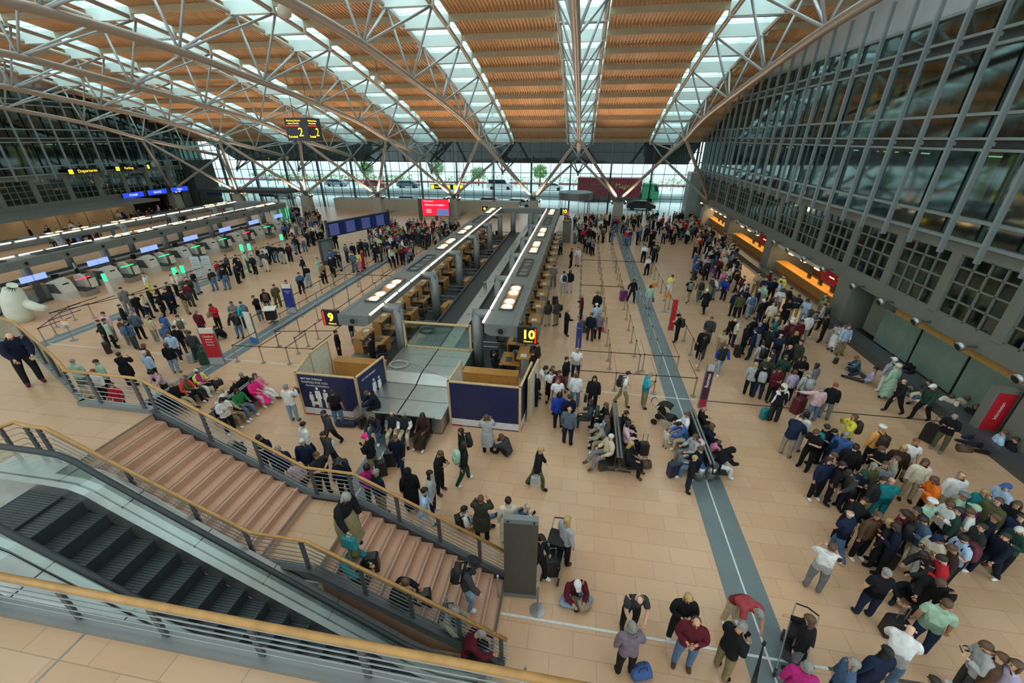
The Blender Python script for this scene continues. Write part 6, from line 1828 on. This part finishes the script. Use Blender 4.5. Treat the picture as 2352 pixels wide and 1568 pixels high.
# distant crowd along the facade
AREAS = [((845,503,1060,540),120,'in the packed crowd below the red screen'),((1455,485,1640,530),70,'in the packed crowd near the right end of the facade'),((640,465,740,525),50,'in the crowd behind the green light columns'),((1600,515,1700,600),40,'in the crowd by the far right counter'),((250,465,420,490),22,'in the far crowd below the blue screens'),((850,520,950,575),24,'in the queue right of the departures board'),((1150,489,1280,492),0,''),((1290,492,1460,530),36,'in the crowd at the entrance'),((60,505,260,540),20,'beyond the left island counters')]
far = []; fr_ = random.Random(11)
for (u0,v0,u1,v1),n_,pl in AREAS:
    k = 0; tries = 0
    while k<n_ and tries<2000:
        tries += 1; u, v = fr_.uniform(u0,u1), fr_.uniform(v0,v1); x,y = at(u,v,1.6)
        if y>63.8 or x<-62.5 or x>15 or any((x-a)**2+(y-c)**2<.2 for a,c,_ in far): continue
        if abs(x-CX)<5.6 and y<51.5: continue
        if abs(x-(CX-3*SPAN))<5.4 and y<50: continue
        if any(abs(x-cx)<1.0 and abs(y-59.5)<1.0 for cx in COLX): continue
        far.append((x,y,pl)); k += 1
far.sort(key=lambda t: t[0]**2+t[1]**2)
TOPS = ['k','k','k','char','navy','dnavy','grey','lgrey','white','cream','beige','olive','maroon','denim','blue','khaki','red','brown','slate','mint','lpink','stone']
quota = 0; cnt = {}
for i,(x,y,pl) in enumerate(far[:quota]):
    tp, bt, hr = fr_.choice(TOPS), fr_.choice(('k','navy','jean','dgrey','khaki','k')), fr_.choice(('short:hdk','short:hbr','bob:hbr','short:hgr','bob:hdk','long:hdk','fringe:hgr','cap:white'))
    l = 'person in %s top %s'%(WORD[tp], pl)
    person(x,y,0,fr_.uniform(0,360) if fr_.random()<.3 else fr_.uniform(-30,30),fr_.choice(('st','sw','st','ph','bg')),tp,bt,hr,l,skin=fr_.choice((0,1,2)),sc=fr_.uniform(.92,1.04),near=False,grp='people in %s tops %s'%(WORD[tp],pl))
# the rest of the distant crowd as one mass
rest = [(p['x'],p['y'],p) for p in MASS]+far
_cache = {}
if rest:
    m = MB()
    cols = [c for c in PALS if c in WORD]; mats_ = [cloth(c) for c in cols]+[skinm(0),hairm('hdk')]; NC = len(cols); ck = {c:i for i,c in enumerate(cols)}
    for x,y,pp in rest:
        d = body_mesh('sw',1.25,1); s_ = fr_.uniform(.92,1.04); a = fr_.uniform(0,6.28); ca, sa = cos(a)*s_, sin(a)*s_
        if not _cache.get('v'): _cache['v'] = [tuple(V(v)+d['n'][i]*.035) if i<len(d['n']) else v for i,v in enumerate(body_mesh('sw',1.25,1)['v'])]
        d2 = _cache['v']; o0 = len(m.v); m.v += [(x+v[0]*ca-v[1]*sa, y+v[0]*sa+v[1]*ca, v[2]*s_) for v in d2]; m.f += [tuple(i+o0 for i in f) for f in d['f']]
        c1 = ck[fr_.choice(TOPS)]; c2_ = ck[fr_.choice(('k','navy','jean','dgrey','k'))]
        if isinstance(pp, dict): c1 = ck[pp['top'].rstrip('!+')]; c2_ = ck[pp['bot'].rstrip('!')]; hk = pp['hair'].split(':')[-1]
        m.m += [(c1 if r in 'TUF' else c2_ if r in 'BHC' else 0 if r=='O' else NC) for r,t in d['reg']]
        m.sphere((x,y,1.68*s_),.108*s_,8,NC+1,5,(.95,1.05,.8))
    tag(m.build('crowd', mats_, None, True), 'the farthest standing people of the packed crowd along the street facade', 'crowd', kind='stuff')

# ---------------------------------------------------------------- loose things
def Pz(u,v,z=0.): x,y = at(u,v,z); return x,y
def case_at(u,v,col,lab,h=.62,rz=0.,handle=True,zb=0.):
    x,y = Pz(u,v,zb+h/2); suitcase(x,y,zb,radians(rz),col,lab,h,handle)
case_at(1757,950,'teal','teal patterned case standing left of the black-suited person',.5,20,False)
case_at(1834,930,'maroon','large red-brown case beside the dark floor line',.75,30)
case_at(456,806,'dgreen','large dark green case beside the red banner',.72,10); case_at(438,822,'lgrey','silver case left of the red banner',.5,10)
case_at(1547,1078,'navy','blue case in front of the bench over the stripe',.58,20); case_at(1478,1030,'k','black case with raised handle at the right end of the left bench',.55,10)
case_at(832+0,990-20,'k','small black case beside the hoarding',.5,60); case_at(875,1075,'k','black case standing on the middle grey stripe',.6,30)
case_at(1268,1300,'k','tall narrow black case beside the pushchair bag',.62,10); case_at(1385,510,'navy','navy luggage pile at the column right of the door',.8,0,False)
case_at(1408,516,'dgrey','grey case at the column right of the door',.7,20)
case_at(1275,690,'k','black case at the right side desks, farther one',.6,10); case_at(1288,707,'k','black case at the right side desks, lying behind the other',.4,60,False)
case_at(1340,750,'dgrey','dark grey case beside the short blue sign',.7,10)
case_at(1920,828+0,'char','small black case at the feet of the pale denim jacket wearer',.34,30,False)
case_at(854,1292,'k','black case beside the hat wearer on the stairs',.5,20,False,1.52); case_at(975,1375,'k','black case with white tag on the stairs',.5,20,False,.85)
case_at(1385,1068,'dolive','dark green rucksack-like case at the near end of the left bench',.45,20,False)
def duffel(u,v,col,lab,zb=0.,rz=0,L=.28):
    x,y = Pz(u,v,zb+.15); root = bpy.data.objects.new('travel_bag', None); COL.objects.link(root); root.location=(x,y,zb); root.rotation_euler=(0,0,radians(rz)); tag(root, lab, 'bag')
    MB().tube([(-L,0,.16),(-L*.9,0,.16),(L*.9,0,.16),(L,0,.16)], .15, 10, rr=[.1,.155,.155,.1]).build('bag_body', mat('bag_'+col, PALS[col], .7, 0, .15, 5.), root, True)
    m = MB()
    for s in (-.06,.06): m.tube([(-.1,s,.3),(-.08,s,.42),(.08,s,.42),(.1,s,.3)], .01, 5)
    m.build('carry_handles', M_black, root)
duffel(1472,1543,'blue','bright blue bag at the feet of the mauve top wearer',0,20,.22)
duffel(795,972,'navy','navy bag on the floor before the navy hoarding',0,5,.4); duffel(1481,1066,'brown','brown leather bag at the near end of the left bench',0,10,.22)
duffel(1898,962,'dnavy','dark coat bundle lying between the people right of the floor line',.9,0,.35) if False else None
duffel(1455,1068,'k','black bag under the near end of the left bench',0,10,.24); duffel(1300,1325-90,'tan','tan bag on top of the pushchair',.62,20,.2)
duffel(2215,1030,'brown','brown bag lying on the right kerb',0.42,0,.2); duffel(500,880+0,'k','black bag beside the yellow jacket wearer',.3,60,.2); duffel(830,1330,'k','black bag on the stairs behind the case',1.6,0,.18)
duffel(1340,1388,'stone','pale bag on the floor beside the cross-legged person',0,30,.15)
def pushchair(u,v,lab,rz):
    x,y = Pz(u,v,.5); root = thing('pushchair', lab, 'pushchair', (x,y,0), radians(rz))
    MB().prism([(-.35,.42),(.3,.38),(.42,.75),(.3,.78),(.15,.5),(-.2,.55)],'y',-.2,.2).build('seat', M_black, root)
    m = MB(); n=8
    for i in range(n):
        a0, a1 = pi*.55*i/n+.5, pi*.55*(i+1)/n+.5
        m.add([(.15+.4*cos(a0),-.22,.62+.4*sin(a0)),(.15+.4*cos(a1),-.22,.62+.4*sin(a1)),(.15+.4*cos(a1),.22,.62+.4*sin(a1)),(.15+.4*cos(a0),.22,.62+.4*sin(a0))],[(0,1,2,3)])
    m.build('hood', mat('black_canvas','1E1F22',.8), root)
    for s in (-.22,.22):
        MB().tube([(-.5,s,.15),(.35,s,.7),(.7,s,1.0)], .014, 6).build('side_tube', M_metal2, root); MB().tube([(.45,s,.12),(.0,s,.5)], .014, 6).build('rear_leg', M_metal2, root)
        for x_,r_ in ((-.5,.1),(.45,.13)): MB().tube([(x_,s-.02,r_),(x_,s+.02,r_)], r_, 14).build('wheel', M_black, root)
    MB().tube([(.7,-.22,1.0),(.74,0,1.02),(.7,.22,1.0)], .018, 6).build('push_handle', M_black, root)
pushchair(1535,955,'black pushchair with hood behind the bench over the stripe',150)
pushchair(1828,1490,'dark pushchair in front of the brown-haired person at the bottom',60)
pushchair(1275,1270,'loaded black pushchair beside the long-haired blond person',80)
# camera tripod held by the bent person
x,y = Pz(1742,1505,.6); tp_ = thing('camera_tripod', 'folded black camera tripod held by the person in red plaid', 'tripod', (x,y,0), .2)
for s in (-1,0,1): MB().tube([(0,0,1.0),(s*.05-.1,-.25,.02)], .014, 6).build('leg', M_black, tp_)
MB().tube([(0,0,1.0),(0,0,1.1)], .035, 8).build('head', M_black, tp_)
# luggage trolley
x,y = Pz(428,1020,.4); lt = thing('luggage_trolley', 'steel luggage trolley loaded with a blue bag behind the stairs', 'trolley', (x,y,0), radians(-30))
m = MB()
for s in (-.3,.3): m.tube([(.5,s,.15),(-.4,s,.2),(-.5,s,1.0)], .018, 6)
m.tube([(-.5,-.3,1.0),(-.5,.3,1.0)], .02, 6); m.tube([(.1,-.3,.17),(.1,.3,.17)], .015, 6); m.build('frame', M_metal, lt)
for sx,sy in ((.4,-.25),(.4,.25),(-.4,-.28),(-.4,.28)): MB().tube([(sx,sy-.02,.07),(sx,sy+.02,.07)], .07, 10).build('wheel', M_black, lt)
duffel(428,1015,'blue','blue bag lying on the luggage trolley',.22,-30,.25)
# big pale inflatable-like wrapped figures at far left behind the balustrade
x,y = Pz(28,690,1.4); pf = thing('white_figure', 'large pale padded figure behind the balustrade at the far left', 'figure', (x,y,0), .4)
MB().tube([(0,0,0),(0,0,.6),(.1,0,1.5),(.3,0,2.1),(.5,-.1,2.4)], .5, 14, rr=[.5,.65,.6,.42,.25]).build('padded_body', mat('pale_padding','D6DECF',.7,0,.05,2.), pf, True)
MB().tube([(.5,0,1.2),(1.1,-.1,.9),(1.6,-.2,.8)], .25, 10, rr=[.3,.26,.2]).build('padded_arm', mat('pale_padding','D6DECF',.7), pf, True)
